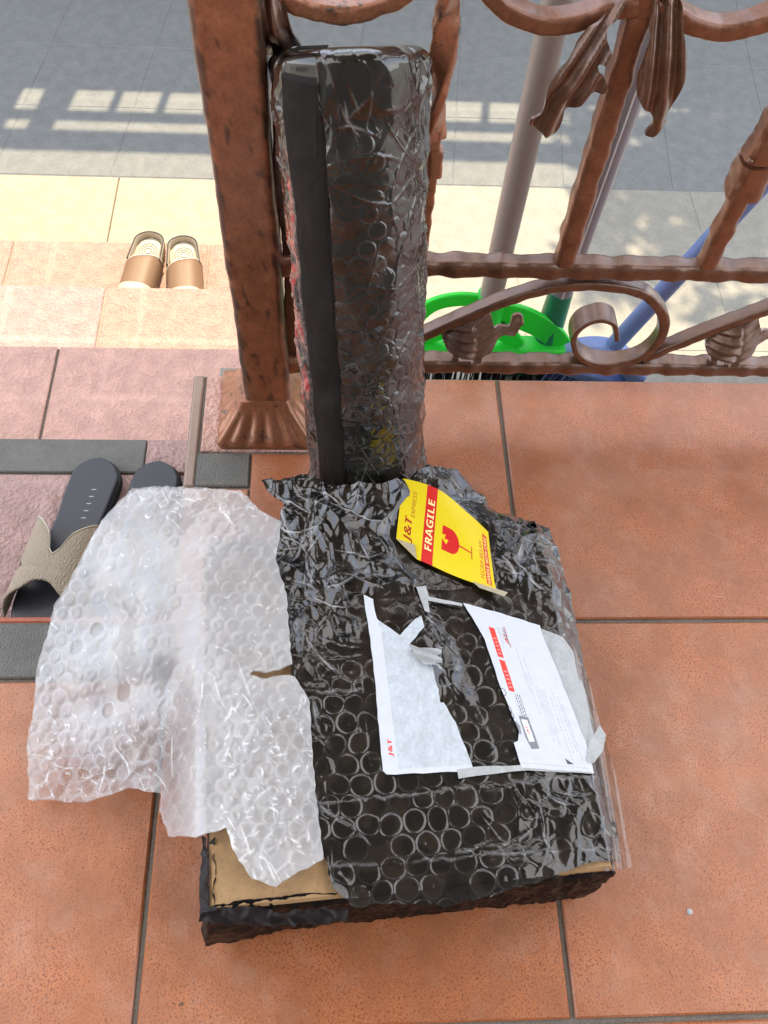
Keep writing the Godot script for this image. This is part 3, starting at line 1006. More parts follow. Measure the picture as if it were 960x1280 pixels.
func wrap_parts(x: float, z: float) -> Vector3:
	var b := -z
	var m := label_mask(x, z)
	var a: FastNoiseLite = nz.a
	var back := ss(0.17, 0.235, b + 0.02 * a.get_noise_2d(x * 2.0, z * 2.0))
	var mid := exp(-pow((x - 0.195) / 0.03, 2.0) - pow((b - 0.175) / 0.045, 2.0))
	var left := ss(0.11, 0.075, x) * 0.35
	var frontr := ss(0.20, 0.25, x) * ss(0.10, 0.06, b) * 0.3
	var cr := clampf(back + mid + left + frontr, 0.06, 1.0) * (1.0 - 0.93 * m)
	var bub := (1.0 - 0.75 * back) * (1.0 - 0.6 * mid)
	if m > 0.5: bub = minf(bub, 0.55)
	var f := film(x, z, cr, bub)
	var h := f.x
	var cz: Creases = nz.box
	var s1 := (1.0 - 0.95 * m) * cz.at(x, z)
	h += s1
	var crease_glint := ss(0.0004, 0.0011, s1) * ss(-0.5, 0.3, a.get_noise_2d(x * 1.4 + 40.0, z * 1.4))
	# edges of the tape bands
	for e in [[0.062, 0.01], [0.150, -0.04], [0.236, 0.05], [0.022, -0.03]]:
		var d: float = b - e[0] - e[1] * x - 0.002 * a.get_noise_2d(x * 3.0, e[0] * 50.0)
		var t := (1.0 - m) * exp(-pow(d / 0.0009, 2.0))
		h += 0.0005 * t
		crease_glint = maxf(crease_glint, 0.22 * t * ss(-0.3, 0.3, a.get_noise_2d(x * 2.0, e[0] * 90.0)))
	return Vector3(h, f.y, crease_glint)

func wrap_height(x: float, z: float) -> float:
	return wrap_low(x, z) + wrap_parts(x, z).x

func wrap_colour(x: float, z: float) -> Color:
	var f := wrap_parts(x, z)
	var t := ss(0.0, 0.35, nz.a.get_noise_2d(x * 1.3 + 9.0, z * 1.3))
	var c := Color(0.0075, 0.0068, 0.0062).lerp(Color(0.017, 0.0135, 0.0105), t)
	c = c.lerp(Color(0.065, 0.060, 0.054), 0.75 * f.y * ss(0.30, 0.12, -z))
	return c.lerp(Color(0.62, 0.62, 0.62), 0.8 * clampf(f.z, 0, 1))  # whitened creases and tape edges, with sky glints painted in

func build_box() -> void:
	var o := thing("parcel_box", "flat parcel box in torn black bubble wrap with yellow fragile sticker and white shipping label", "parcel", Vector3(FL.x, 0, FL.y))
	o.rotation.y = asin(0.0764)
	frag_c = bl(0.097, -0.360)
	nz.box = creases(Vector2(-0.02, -0.36), Vector2(0.31, 0.01), 71, [
		[0.04, -0.30, 0.05, 0.05, 46, 0.8, 0.5, 0.055, 0.0017], [0.10, -0.27, 0.07, 0.035, 34, 0.15, 0.5, 0.05, 0.0015], [0.25, -0.27, 0.035, 0.05, 34, 1.05, 0.4, 0.05, 0.0017],
		[0.16, -0.32, 0.06, 0.025, 20, 0.5, 0.6, 0.04, 0.0015], [0.19, -0.20, 0.03, 0.05, 26, 0.9, 0.8, 0.035, 0.0015], [0.07, -0.13, 0.03, 0.08, 22, 1.45, 0.25, 0.07, 0.0014],
		[0.09, -0.20, 0.04, 0.07, 14, 0.1, 0.8, 0.05, 0.0009], [0.27, -0.10, 0.02, 0.10, 14, 1.5, 0.3, 0.06, 0.0012], [0.22, -0.035, 0.05, 0.03, 9, 0.8, 0.7, 0.05, 0.0012], [0.15, -0.04, 0.10, 0.03, 8, 0.05, 0.3, 0.07, 0.0007],
		[0.085, -0.265, 0.004, 0.004, 22, -2.0, 0.75, 0.055, 0.0017, 1], [0.10, -0.225, 0.006, 0.004, 16, -2.6, 0.8, 0.04, 0.0016, 1], [0.03, -0.235, 0.004, 0.01, 16, -1.2, 0.6, 0.05, 0.0015, 1], [0.165, -0.235, 0.004, 0.004, 18, 1.3, 0.6, 0.05, 0.0016, 1], [0.085, -0.105, 0.004, 0.004, 12, -2.2, 0.5, 0.045, 0.0015, 1], [0.262, -0.235, 0.006, 0.006, 16, -1.5, 0.8, 0.05, 0.0016, 1], [0.24, -0.06, 0.004, 0.004, 7, 1.0, 0.6, 0.05, 0.0013, 1]])
	part("carton", slab(rect(0, 0.286, -0.282, 0), 0.108, 0.106, 0.002), M.cardboard, o, Vector3(0, 0, 0))
	# black wrap round the sides
	var per := PackedVector2Array()
	var nrm := PackedVector2Array()
	for s in 4:
		for k in 110:
			var t := k / 110.0
			match s:
				0: per.append(Vector2(t * 0.288, 0)); nrm.append(Vector2(0, 1))
				1: per.append(Vector2(0.288, -t * 0.29)); nrm.append(Vector2(1, 0))
				2: per.append(Vector2(0.288 * (1 - t), -0.29)); nrm.append(Vector2(0, -1))
				3: per.append(Vector2(0, -0.29 * (1 - t))); nrm.append(Vector2(-1, 0))
	var rings := []
	var cols := PackedColorArray()
	var n: FastNoiseLite = nz.b
	var levels := 34
	for j in levels:
		var t := float(j) / (levels - 1)
		var ring := PackedVector3Array()
		for k in per.size():
			var nn := (nrm[k] + nrm[(k + 4) % per.size()] + nrm[(k + per.size() - 4) % per.size()] + nrm[(k + 8) % per.size()] + nrm[(k + per.size() - 8) % per.size()]).normalized()
			var s := k * 0.00263
			var front := 1.0 if k < 110 else 0.0
			var lip := 0.5 + 0.5 * n.get_noise_2d(s * 0.7, 4.0)
			var out := 0.002 + 0.001 * (1.0 - t) + front * (0.006 * sin(PI * pow(t, 0.6)) * (0.4 + 0.6 * lip))
			var corner := exp(-pow(float(k if k < 220 else k - 440) / 9.0, 2.0))
			out += corner * 0.010 * sin(PI * clampf(t * 1.1, 0, 1))
			out += 0.0024 * ridge(n.get_noise_2d(s * 0.5, t * 0.11 * 1.1), 0.4) + 0.0006 * n.get_noise_2d(s * 2.0, t * 0.2)
			var top: float = 0.104 + 0.006 * nz.a.get_noise_2d(s * 2.4, 1.0) + 0.004 * n.get_noise_2d(s * 5.0, 2.0)
			if k < 40 or k > 425: top = lerpf(top, 0.1085, 0.75)
			if t > 0.93: out -= (t - 0.93) * 0.10
			var p := per[k] + nn * out
			ring.append(Vector3(p.x, 0.002 + t * top, p.y))
			cols.append(Color(0.011, 0.0095, 0.0085))
		rings.append(ring)
	part("side_wrap", loft(rings, false, cols).mesh(), M.side_film, o)
	# torn lip lying in along the open front edge and up the left edge
	var lip := ragged(blp([-0.092, -0.124, -0.0885, -0.122, -0.0835, -0.0765, -0.055, -0.0765, -0.035, -0.0725, -0.01, -0.0745, 0.012, -0.074, 0.012, -0.066, -0.040, -0.064, -0.090, -0.068]), 0.003, 0.0012, 3)
	part("torn_lip", sheet(lip, 0.0012, func(x, z): return 0.1098 + 0.002 * ridge(n.get_noise_2d(x * 0.6, z * 0.9), 0.5) - 0.35 * maxf(0.0, z) - 0.5 * maxf(0.0, -x), func(x, z): return Color(0.012, 0.010, 0.009), 0.0012), M.side_film, o)
	# the taped black wrap over the top
	var top := ragged(blp([-0.061, -0.414, -0.052, -0.400, -0.041, -0.391, -0.046, -0.365, -0.050, -0.344, -0.039, -0.311, -0.036, -0.272, -0.031, -0.239, -0.018, -0.219, -0.015, -0.170, -0.014, -0.136, -0.005, -0.108, 0.001, -0.087, 0.015, -0.075, 0.043, -0.077, 0.082, -0.074, 0.116, -0.080, 0.150, -0.089, 0.176, -0.0975, 0.195, -0.101, 0.212, -0.101, 0.2105, -0.16, 0.2085, -0.23, 0.206, -0.295, 0.201, -0.345, 0.195, -0.386, 0.177, -0.391, 0.160, -0.393, 0.148, -0.395, 0.139, -0.410, 0.128, -0.420, 0.112, -0.428, 0.095, -0.430, 0.078, -0.424, 0.066, -0.414, 0.04, -0.409, 0.0, -0.408, -0.021, -0.418]), 0.004, 0.0011, 8)
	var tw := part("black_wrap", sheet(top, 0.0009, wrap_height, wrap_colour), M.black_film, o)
	# flaps of clear tape
	var fr := ragged(blp([0.196, -0.275, 0.207, -0.240, 0.2125, -0.194, 0.218, -0.151, 0.2185, -0.097, 0.196, -0.094, 0.196, -0.122, 0.196, -0.169]), 0.02, 0.0006, 4)
	part("tape_flap", sheet(fr, 0.002, func(x, z): return 0.1065 - 0.25 * maxf(0.0, x - 0.288) + 0.0015 * sin(x * 700.0 + z * 60.0), NOF, 0.0), M.tape_film, o)
	build_fragile(o)
	build_label(o)

func sticker_map(s: float, t: float) -> Vector2:
	# corners in the porch plan, s along the text, t across it
	return Vector2(0.0535, -0.350).lerp(Vector2(0.062, -0.414), s).lerp(Vector2(0.136, -0.3085).lerp(Vector2(0.135, -0.3685), s), t) + Vector2(0.003, -0.007) * sin(PI * t) * s

func sticker_y(s: float, t: float) -> float:
	var q := sticker_map(s, t)
	var l := bl(q.x, q.y)
	return wrap_low(l.x, l.y) + 0.0022 + 0.002 * sin(PI * t) + 0.0008 * sin(5.0 * s + 7.0 * t) + 0.004 * ss(0.25, 0.0, s) * ss(0.5, 0.9, t)

func build_fragile(o: Node3D) -> void:
	var w := 700; var h := 512        # picture: x = t (left to right), y down = from the end of the text to its start
	var yel := Color(0.90, 0.80, 0.02); var red := Color(0.82, 0.10, 0.09); var dk := Color(0.66, 0.12, 0.06)
	var d := blank(w, h, yel)
	fill_poly(d, w, h, V2([182, 0, 262, 0, 262, 512, 182, 512]), red)
	print_text(d, w, h, "FRAGILE", Vector2(248, 415), Vector2(0, -1), 50, 330, Color(0.98, 0.92, 0.62), true, 0.0)
	print_text(d, w, h, "J&T", Vector2(112, 425), Vector2(0, -1), 66, 165, dk, true, 0.22)
	print_text(d, w, h, "EXPRESS", Vector2(112, 245), Vector2(0, -1), 27, 170, dk, false, 0.2)
	# a cracked goblet lying on its side
	var cup := PackedVector2Array()
	for p in [[322, 205], [322, 260], [345, 275], [338, 292], [362, 300], [358, 318], [322, 300], [322, 362], [372, 360]]: cup.append(Vector2(p[0], p[1]))
	var c2 := PackedVector2Array([Vector2(318, 205), Vector2(318, 262), Vector2(346, 258), Vector2(336, 284), Vector2(366, 286), Vector2(352, 318), Vector2(318, 292), Vector2(318, 365)])
	for k in 17:
		var a := PI / 2 - PI * k / 16.0
		c2.append(Vector2(385 + 62 * cos(a), 285 + 80 * sin(a)))
	fill_poly(d, w, h, c2, red)
	fill_poly(d, w, h, V2([440, 279, 545, 282, 545, 292, 440, 291]), red)
	fill_poly(d, w, h, V2([536, 240, 546, 240, 546, 332, 536, 332]), Color(0.74, 0.45, 0.05))
	fill_poly(d, w, h, V2([640, 60, 676, 60, 676, 470, 640, 470]), red)
	print_text(d, w, h, "HANDLE WITH CARE", Vector2(670, 462), Vector2(0, -1), 22, 385, Color(0.95, 0.88, 0.5), true, 0.0)
	print_text(d, w, h, "PECAH BELAH", Vector2(630, 440), Vector2(0, -1), 28, 300, Color(0.80, 0.42, 0.04), true, 0.0)
	var m := print_mat("fragile_print", w, h, d, 0.42)
	m.heightmap_enabled = true; m.heightmap_texture = M.t_cell; m.heightmap_scale = 0.015
	var B := Buf.new()
	var N := 40
	var cut := PackedVector2Array([Vector2(0.0, 0.0), Vector2(0.0, 0.18), Vector2(0.24, 0.0)])
	var K := N + 1
	for j in K:
		for i in K:
			var t := float(i) / N; var s := float(j) / N
			# the lower left corner is folded: slide the points in along the fold
			var lim := 0.16 * (1.0 - t / 0.22)
			var s2 := maxf(s, lim) if t < 0.22 else s
			var q := sticker_map(s2, t)
			var l := bl(q.x, q.y)
			B.v.append(Vector3(l.x, sticker_y(s2, t), l.y)); B.n.append(Vector3.UP); B.uv.append(Vector2(t, 1.0 - s2))
	for j in N:
		for i in N:
			var a := j * K + i
			B.i.append_array(PackedInt32Array([a, a + K, a + K + 1, a, a + K + 1, a + 1]))
	for j in K:
		for i in K:
			var a := B.v[j * K + maxi(i - 1, 0)]; var b := B.v[j * K + mini(i + 1, N)]
			var c := B.v[maxi(j - 1, 0) * K + i]; var e := B.v[mini(j + 1, N) * K + i]
			var nn := (b - a).cross(e - c).normalized()
			B.n[j * K + i] = nn if nn.y > 0 else -nn
	part("fragile_sticker", B.mesh(), m, o).set_meta("label", "yellow fragile sticker with red band and broken goblet")
	# turned-over corners showing the paper back
	var f := Buf.new()
	var crn := func(s: float, t: float, up: float) -> Vector3:
		var q := sticker_map(s, t)
		var l := bl(q.x, q.y)
		return Vector3(l.x, sticker_y(s, t) + up, l.y)
	f.face(crn.call(0.16, 0.0, 0.0005), crn.call(0.165, 0.185, 0.0022), crn.call(0.0, 0.22, 0.0005))
	part("turned_corner", f.mesh(), M.paper_tan, o)
	var f2 := Buf.new()
	f2.quad(crn.call(0.012, 0.76, 0.0006), crn.call(0.03, 1.0, 0.001), crn.call(0.035, 1.10, 0.006), crn.call(-0.05, 1.06, 0.005))
	f2.face(crn.call(0.012, 0.76, 0.0006), crn.call(-0.05, 1.06, 0.005), crn.call(-0.045, 0.83, 0.001))
	part("turned_corner", f2.mesh(), M.paper_tan, o)

func label_low(x: float, z: float) -> float:
	return wrap_low(x, z) + 0.0022 + 0.0006 * nz.a.get_noise_2d(x * 2.5, z * 2.5)

func build_label(o: Node3D) -> void:
	# what is left of the shipping label: a bare torn half, a printed half, its peeled backing
	var dl := blank(256, 512, Color(0.82, 0.84, 0.86))
	print_text(dl, 256, 512, "J&T", Vector2(30, 470), Vector2(0.05, -1).normalized(), 16, 46, Color(0.90, 0.22, 0.16), true, 0.2)
	var im := Image.create_from_data(256, 512, false, Image.FORMAT_RGB8, dl)
	var nn: FastNoiseLite = nz.pap
	for y in 512:
		for x in 256:
			if x < 34 or y > 500: continue
			var v := 0.77 + 0.05 * nn.get_noise_2d(x, y) + 0.05 * nn.get_noise_2d(x * 3.1, y * 3.1)
			if x > 38 or y < 100: im.set_pixel(x, y, Color(v * 0.98, v * 1.02, v * 1.05))
	var ml := print_mat("label_torn_print", 256, 512, im.get_data(), 0.5)
	var pl := ragged(blp([0.0265, -0.309, 0.034, -0.305, 0.037, -0.287, 0.055, -0.273, 0.068, -0.287, 0.073, -0.290, 0.075, -0.280, 0.063, -0.266, 0.064, -0.259, 0.083, -0.248, 0.087, -0.248, 0.085, -0.220, 0.095, -0.201, 0.103, -0.176, 0.106, -0.166, 0.094, -0.164, 0.041, -0.163, 0.0385, -0.1655, 0.037, -0.186, 0.033, -0.250]), 0.006, 0.0005, 31)
	var o0 := bl(0.0405, -0.163); var ex := (bl(0.106, -0.166) - o0); var ey := (bl(0.027, -0.309) - o0)
	var det := ex.cross(ey)
	var uvl := func(x: float, z: float) -> Vector2:
		var p := Vector2(x, z) - o0
		return Vector2(clampf(p.cross(ey) / det, 0.01, 0.99), 1.0 - clampf(ex.cross(p) / det, 0.01, 0.99))
	part("torn_label", sheet(pl, 0.0015, label_low, NOF, 0.0002, uvl), ml, o).set_meta("label", "bare torn half of the shipping label")
	part("label_strip", sheet(ragged(blp([0.0935, -0.1655, 0.106, -0.1675, 0.140, -0.1685, 0.172, -0.1685, 0.197, -0.1655, 0.196, -0.1615, 0.147, -0.1645, 0.123, -0.1625, 0.094, -0.159]), 0.008, 0.0004, 32), 0.0015, func(x, z): return label_low(x, z) + 0.0005, NOF, 0.0002), M.paper_white, o)
	part("label_strip", sheet(blp([0.070, -0.315, 0.078, -0.316, 0.080, -0.306, 0.107, -0.300, 0.107, -0.2975, 0.079, -0.3025, 0.080, -0.292, 0.076, -0.293]), 0.0012, func(x, z): return label_low(x, z) + 0.002, NOF, 0.0002), M.paper_white, o)
	part("label_curl", sheet(blp([0.061, -0.264, 0.070, -0.2605, 0.087, -0.259, 0.087, -0.246, 0.073, -0.246, 0.065, -0.2555]), 0.0010, func(x, z): return label_low(x, z) + 0.0012 + 0.004 * absf(sin((x * 0.4 - z) * 420.0)), NOF, 0.0002), M.paper_white, o)
	# printed half
	var W := 400; var Hh := 640
	var d := blank(W, Hh, Color(0.82, 0.84, 0.87))
	var ink := Color(0.30, 0.32, 0.35); var pale := Color(0.70, 0.72, 0.76); var red := Color(0.92, 0.24, 0.20)
	# x = across (left = torn side), y = down (towards the viewer); text runs downwards
	for k in 2:
		var y0 := 78.0 + 138.0 * k
		fill_poly(d, W, Hh, V2([103, y0, 133, y0 + 2, 133, y0 + 128, 103, y0 + 126]), red)
		for e in 5:
			fill_poly(d, W, Hh, V2([110 + (e % 2) * 6, y0 + 44 + e * 16, 126, y0 + 44 + e * 16, 126, y0 + 50 + e * 16, 110, y0 + 50 + e * 16]), Color(0.96, 0.62, 0.60))
	print_text(d, W, Hh, "J&T", Vector2(196, 142), Vector2(0, -1), 24, 44, red, true, 0.25)
	print_text(d, W, Hh, "EXPRESS", Vector2(196, 96), Vector2(0, -1), 9, 40, red, false, 0.2)
	var rg := RandomNumberGenerator.new(); rg.seed = 9
	for row in [[150, 70, 160, pale], [158, 70, 130, pale], [166, 78, 120, pale], [225, 250, 420, pale], [250, 300, 520, pale], [262, 300, 500, pale], [274, 310, 530, pale], [286, 310, 480, pale], [310, 340, 590, pale], [150, 352, 470, ink], [140, 352, 455, ink], [130, 352, 448, ink], [120, 360, 440, pale]]:
		var y := float(row[1])
		while y < row[2]:
			var l := rg.randf_range(4, 13)
			fill_poly(d, W, Hh, V2([row[0], y, row[0] + 4, y, row[0] + 4, y + l, row[0], y + l]), row[3])
			y += l + rg.randf_range(2, 5)
	for k in 16:
		var y := 300.0 + 17.0 * k
		fill_poly(d, W, Hh, V2([330, y, 334, y, 334, y + 9, 330, y + 9]), pale)
	for row in [[178, 66, 118], [186, 66, 150], [214, 150, 330], [238, 180, 300], [348, 330, 560], [360, 360, 590]]:
		var y := float(row[1])
		while y < row[2]:
			var l := rg.randf_range(3, 10)
			fill_poly(d, W, Hh, V2([row[0], y, row[0] + 5, y, row[0] + 5, y + l, row[0], y + l]), ink if row[0] < 200 else pale)
			y += l + rg.randf_range(2, 4)
	# line drawing of a hand holding up a telephone, with rings of signal
	for r in [[70, 352, 14], [64, 420, 20], [72, 442, 15]]:
		for a in 26:
			var c := Vector2(r[0], r[1]) + Vector2(r[2], 0).rotated(TAU * a / 26.0)
			var e := Vector2(r[0], r[1]) + Vector2(r[2], 0).rotated(TAU * (a + 1) / 26.0)
			var q := (e - c).orthogonal().normalized() * 1.6
			fill_poly(d, W, Hh, PackedVector2Array([c - q, e - q, e + q, c + q]), ink)
	fill_poly(d, W, Hh, V2([50, 470, 92, 462, 104, 480, 98, 512, 60, 512, 44, 494]), Color(0.55, 0.57, 0.60))
	fill_poly(d, W, Hh, V2([112, 440, 160, 440, 166, 560, 124, 566, 112, 520]), Color(0.50, 0.52, 0.55))
	fill_poly(d, W, Hh, V2([120, 452, 150, 452, 153, 535, 124, 538]), Color(0.93, 0.93, 0.94))
	print_text(d, W, Hh, "J&T", Vector2(142, 512), Vector2(0, -1), 12, 34, red, true, 0.2)
	fill_poly(d, W, Hh, V2([276, 590, 312, 612, 280, 612]), ink)
	fill_poly(d, W, Hh, V2([20, 618, 380, 622, 380, 624, 20, 620]), pale)
	var mr := print_mat("label_print", W, Hh, d, 0.5)
	var pr := ragged(blp([0.108, -0.301, 0.138, -0.292, 0.1695, -0.281, 0.170, -0.276, 0.181, -0.235, 0.189, -0.203, 0.196, -0.175, 0.197, -0.162, 0.142, -0.1665, 0.138, -0.185, 0.1415, -0.1865, 0.143, -0.194, 0.132, -0.229, 0.123, -0.269]), 0.006, 0.0003, 33)
	var A := bl(0.108, -0.301); var Bq := bl(0.1695, -0.281); var Cq := bl(0.135, -0.1665); var Dq := bl(0.197, -0.162)
	var uvr := func(x: float, z: float) -> Vector2:      # along the slanted strip: find v by height in the plan, then u between its two sides
		var p := Vector2(x, z)
		var v := clampf((z - A.y) / (Cq.y - A.y), 0, 1)
		for k in 4:
			var l := A.lerp(Cq, v); var r := Bq.lerp(Dq, v)
			var u := clampf((p.x - l.x) / (r.x - l.x), 0, 1)
			var y0 := lerpf(A.y, Bq.y, u); var y1 := lerpf(Cq.y, Dq.y, u)
			v = clampf((z - y0) / (y1 - y0), 0, 1)
		var ll := A.lerp(Cq, v); var rr := Bq.lerp(Dq, v)
		return Vector2(clampf((p.x - ll.x) / (rr.x - ll.x), 0.004, 0.996), clampf(v, 0.004, 0.996))
	part("label_backing", sheet(ragged(blp([0.166, -0.280, 0.189, -0.271, 0.198, -0.261, 0.203, -0.228, 0.2065, -0.203, 0.201, -0.172, 0.192, -0.170, 0.186, -0.209]), 0.007, 0.0003, 35), 0.0015, label_low, NOF, 0.0002), M.paper_grey, o)
	part("printed_label", sheet(pr, 0.0012, func(x, z): return label_low(x, z) + 0.0008, NOF, 0.0002, uvr), mr, o).set_meta("label", "printed half of the shipping label")
	var t0 := bl(0.197, -0.18)
	part("label_tab", sheet(blp([0.196, -0.184, 0.205, -0.197, 0.2085, -0.189, 0.2045, -0.177, 0.197, -0.169, 0.192, -0.171]), 0.0012, func(x, z): return 0.1165 + 0.35 * maxf(0.0, x - t0.x), NOF, 0.0002), M.paper_white, o)

func build_tube() -> void:
	var c0 := Vector3(0.0365, 0.022, -0.437); var c1 := Vector3(0.0108, 0.425, -0.5676)
	var o := thing("parcel_tube", "tall round parcel in taped black bubble wrap leaning back against the railing", "parcel", c0)
	var ax := (c1 - c0).normalized()
	var L := c0.distance_to(c1)
	var u := (Vector3(1, 0, 0) - ax * ax.x).normalized()
	var w := u.cross(ax)             # towards the viewer
	var R := 0.0512
	var NU := 420; var NV := 470
	var rings := []
	var cols := PackedColorArray()
	var a: FastNoiseLite = nz.a
	var tc := creases(Vector2(-0.01, -0.01), Vector2(0.34, 0.43), 72, [
		[0.08, 0.20, 0.05, 0.17, 60, 0.9, 0.8, 0.06, 0.0012], [0.08, 0.22, 0.06, 0.19, 130, 0.9, 1.3, 0.02, 0.0009], [0.07, 0.30, 0.04, 0.10, 14, 2.1, 0.35, 0.10, 0.0010], [0.08, 0.05, 0.07, 0.045, 60, 1.4, 0.5, 0.05, 0.0017], [0.145, 0.22, 0.02, 0.18, 60, 1.2, 0.8, 0.035, 0.0015],
		[0.015, 0.22, 0.02, 0.18, 40, 1.4, 0.6, 0.04, 0.0014], [0.085, 0.395, 0.08, 0.012, 34, 1.5, 0.8, 0.022, 0.0016], [0.08, 0.10, 0.06, 0.02, 12, 0.1, 0.3, 0.05, 0.0012]])
	for j in NV:
		var t := float(j) / (NV - 1)
		# profile: bottom cap, wall, rounded top, top cap
		var y := 0.0; var r := R
		if t < 0.04: r = R * (0.05 + 0.95 * sqrt(t / 0.04)); y = 0.004 * (t / 0.04)
		elif t < 0.90: y = lerpf(0.004, L - 0.012, (t - 0.04) / 0.86)
		elif t < 0.95:
			var q := (t - 0.90) / 0.05 * PI / 2
			r = R - 0.017 * (1.0 - cos(q)); y = L - 0.012 + 0.011 * sin(q)
		else:
			var q := (t - 0.95) / 0.05
			r = (R - 0.017) * (1.0 - q * 0.97); y = L - 0.001 - 0.004 * q
		var flare := ss(0.22, 0.04, y / L)
		r += 0.0035 * flare
		var ring := PackedVector3Array()
		for k in NU:
			var th := TAU * k / NU
			var s := th * R            # distance round, 0 at the right, a quarter turn = the viewer
			var wall := ss(0.03, 0.07, t) * (1.0 - ss(0.97, 1.0, t))
			var tapeband := 1.0 if (th > 1.98 and th < 2.52 and t > 0.06) else 0.0     # matt black tape up the left of the front
			var side := maxf(ss(2.5, 2.75, th), ss(0.75, 0.45, th))
			var topm := ss(0.82, 0.90, t)
			var cr := clampf(0.10 + 0.42 * side + 0.40 * topm + 0.6 * flare, 0.0, 1.0)
			var f := film(s + 3.0, y, 0.8 * cr * (1.0 - 0.8 * tapeband), 0.75 * (1.0 - 0.9 * tapeband) * (1.0 - 0.6 * topm) * (1.0 - 0.5 * flare), 0.0140)
			var cz := tc.at(s, y) * (1.0 - 0.75 * tapeband)
			var h := f.x + cz
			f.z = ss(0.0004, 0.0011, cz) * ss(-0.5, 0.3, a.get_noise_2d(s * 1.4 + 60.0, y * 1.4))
			h += 0.0022 * a.get_noise_2d(s * 0.6, y * 0.6)
			h += 0.0009 * tapeband
			var rr := r + h * wall
			ring.append(u * cos(th) * rr + w * sin(th) * rr + ax * (y + 0.12 * h * (1.0 - wall) + 0.24 * rr * sin(th) * ss(0.86, 0.90, t)))
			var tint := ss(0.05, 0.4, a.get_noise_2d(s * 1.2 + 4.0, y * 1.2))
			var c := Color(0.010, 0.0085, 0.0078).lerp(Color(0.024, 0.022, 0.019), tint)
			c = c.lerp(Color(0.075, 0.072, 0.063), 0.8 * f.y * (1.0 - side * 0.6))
			c = c.lerp(Color(0.42, 0.42, 0.42), 0.65 * clampf(f.z * wall, 0, 1))  # pale crease lines, brightened to paint in film highlights
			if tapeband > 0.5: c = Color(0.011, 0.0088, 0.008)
			# scraps of a red printed label under the tape on the left side
			var lab := ss(0.02, 0.10, a.get_noise_2d(s * 2.2 + 20.0, y * 1.1)) * ss(2.60, 2.68, th) * (1.0 - ss(3.5, 3.7, th)) * ss(0.30, 0.36, t) * (1.0 - ss(0.74, 0.78, t))
			var rd := ss(0.15, 0.25, nz.b.get_noise_2d(s * 1.5, y * 1.5))
			c = c.lerp(Color(0.30, 0.12, 0.085).lerp(Color(0.45, 0.03, 0.03), rd), 0.85 * lab)
			cols.append(c)
		rings.append(ring)
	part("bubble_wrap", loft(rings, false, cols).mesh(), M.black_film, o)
	# the matt tape that runs up the left of its front
	var tr := []
	for j in 160:
		var t := j / 159.0
		var y := lerpf(0.014, L - 0.012, minf(1.0, t / 0.94))
		var ring := PackedVector3Array()
		for k in 34:
			var q := k / 33.0
			var th := lerpf(1.93, 2.58 - 0.10 * (1.0 - t), q) + 0.012 * a.get_noise_2d(y * 2.0, 3.0 if q < 0.5 else 40.0)
			var s := th * R
			var fq := ss(0.0, 1.0, (t - 0.94) / 0.06)
			var fy := y if t < 0.94 else lerpf(0.014, L - 0.012, 1.0) + 0.012 * sin(fq * PI / 2)
			var rr := R + 0.0026 - 0.015 * (1.0 - cos(fq * PI / 2)) + 0.0008 * a.get_noise_2d(s * 1.3 + 8.0, y * 0.9) + 0.5 * tc.at(s, y) + 0.0022 * a.get_noise_2d(s * 0.6, y * 0.6) + 0.0035 * ss(0.22, 0.04, y / L)
			if q < 0.02 or q > 0.98: rr -= 0.0022
			ring.append(u * cos(th) * rr + w * sin(th) * rr + ax * (fy + 0.24 * rr * sin(th) * ss(0.3, 1.0, fq)))
		for k in 34:
			var p: Vector3 = ring[33 - k]
			var c := ax * p.dot(ax)
			ring.append(c + (p - c) * 0.965)
		tr.append(ring)
	part("tape", loft(tr).mesh(), M.black_tape, o)

# ---------------------------------------------------------------- the clear bubble wrap
var cw := PackedVector3Array()

func clear_low(x: float, z: float) -> float:
	var sw := 0.0; var sh := 0.0
	for p in cw:
		var d := (p.x - x) * (p.x - x) + (p.z - z) * (p.z - z) + 1e-6
		var wgt := 1.0 / (d * d + 1.2e-6)
		sw += wgt; sh += wgt * p.y
	var y := sh / sw
	var a: FastNoiseLite = nz.a
	y += 0.0035 * a.get_noise_2d(x * 0.4 + 31.0, z * 0.4) * ss(-0.02, -0.09, x) + 0.0012 * a.get_noise_2d(x * 1.5 + 5.0, z * 1.5)
	# long soft folds in the lower half
	y += 0.0025 * ss(-0.26, -0.16, z) * ridge(nz.b.get_noise_2d(x * 0.55 + z * 0.25, z * 0.5 - x * 0.2 + 8.0), 0.35) * ss(0.0, -0.07, x)
	var l := bl(x, z)
	var inside := minf(minf(l.x + 0.012, 0.02 - l.y), l.y + 0.31)
	var lift := lerpf(0.02, 0.1165, ss(-0.06, 0.012, inside))
	var hk := clampf(0.5 + 0.5 * (lift - y) / 0.022, 0.0, 1.0)
	return maxf(lerpf(y, lift, hk) + 0.022 * hk * (1.0 - hk), 0.1165 if inside > 0.010 else 0.004)

func clear_mask(x: float, z: float) -> float:      # where the bubbles still stand full
	var m := ss(-0.375, -0.395, z)
	m = maxf(m, ss(-0.085, -0.06, x) * ss(-0.235, -0.20, z) * ss(-0.10, -0.125, z))
	m = maxf(m, ss(-0.20, -0.225, x))
	m = maxf(m, ss(-0.235, -0.20, z) * ss(-0.10, -0.13, x))
	return clampf(0.12 + 0.75 * m + 0.5 * nz.a.get_noise_2d(x * 0.8 + 50.0, z * 0.8), 0.05, 1.0)

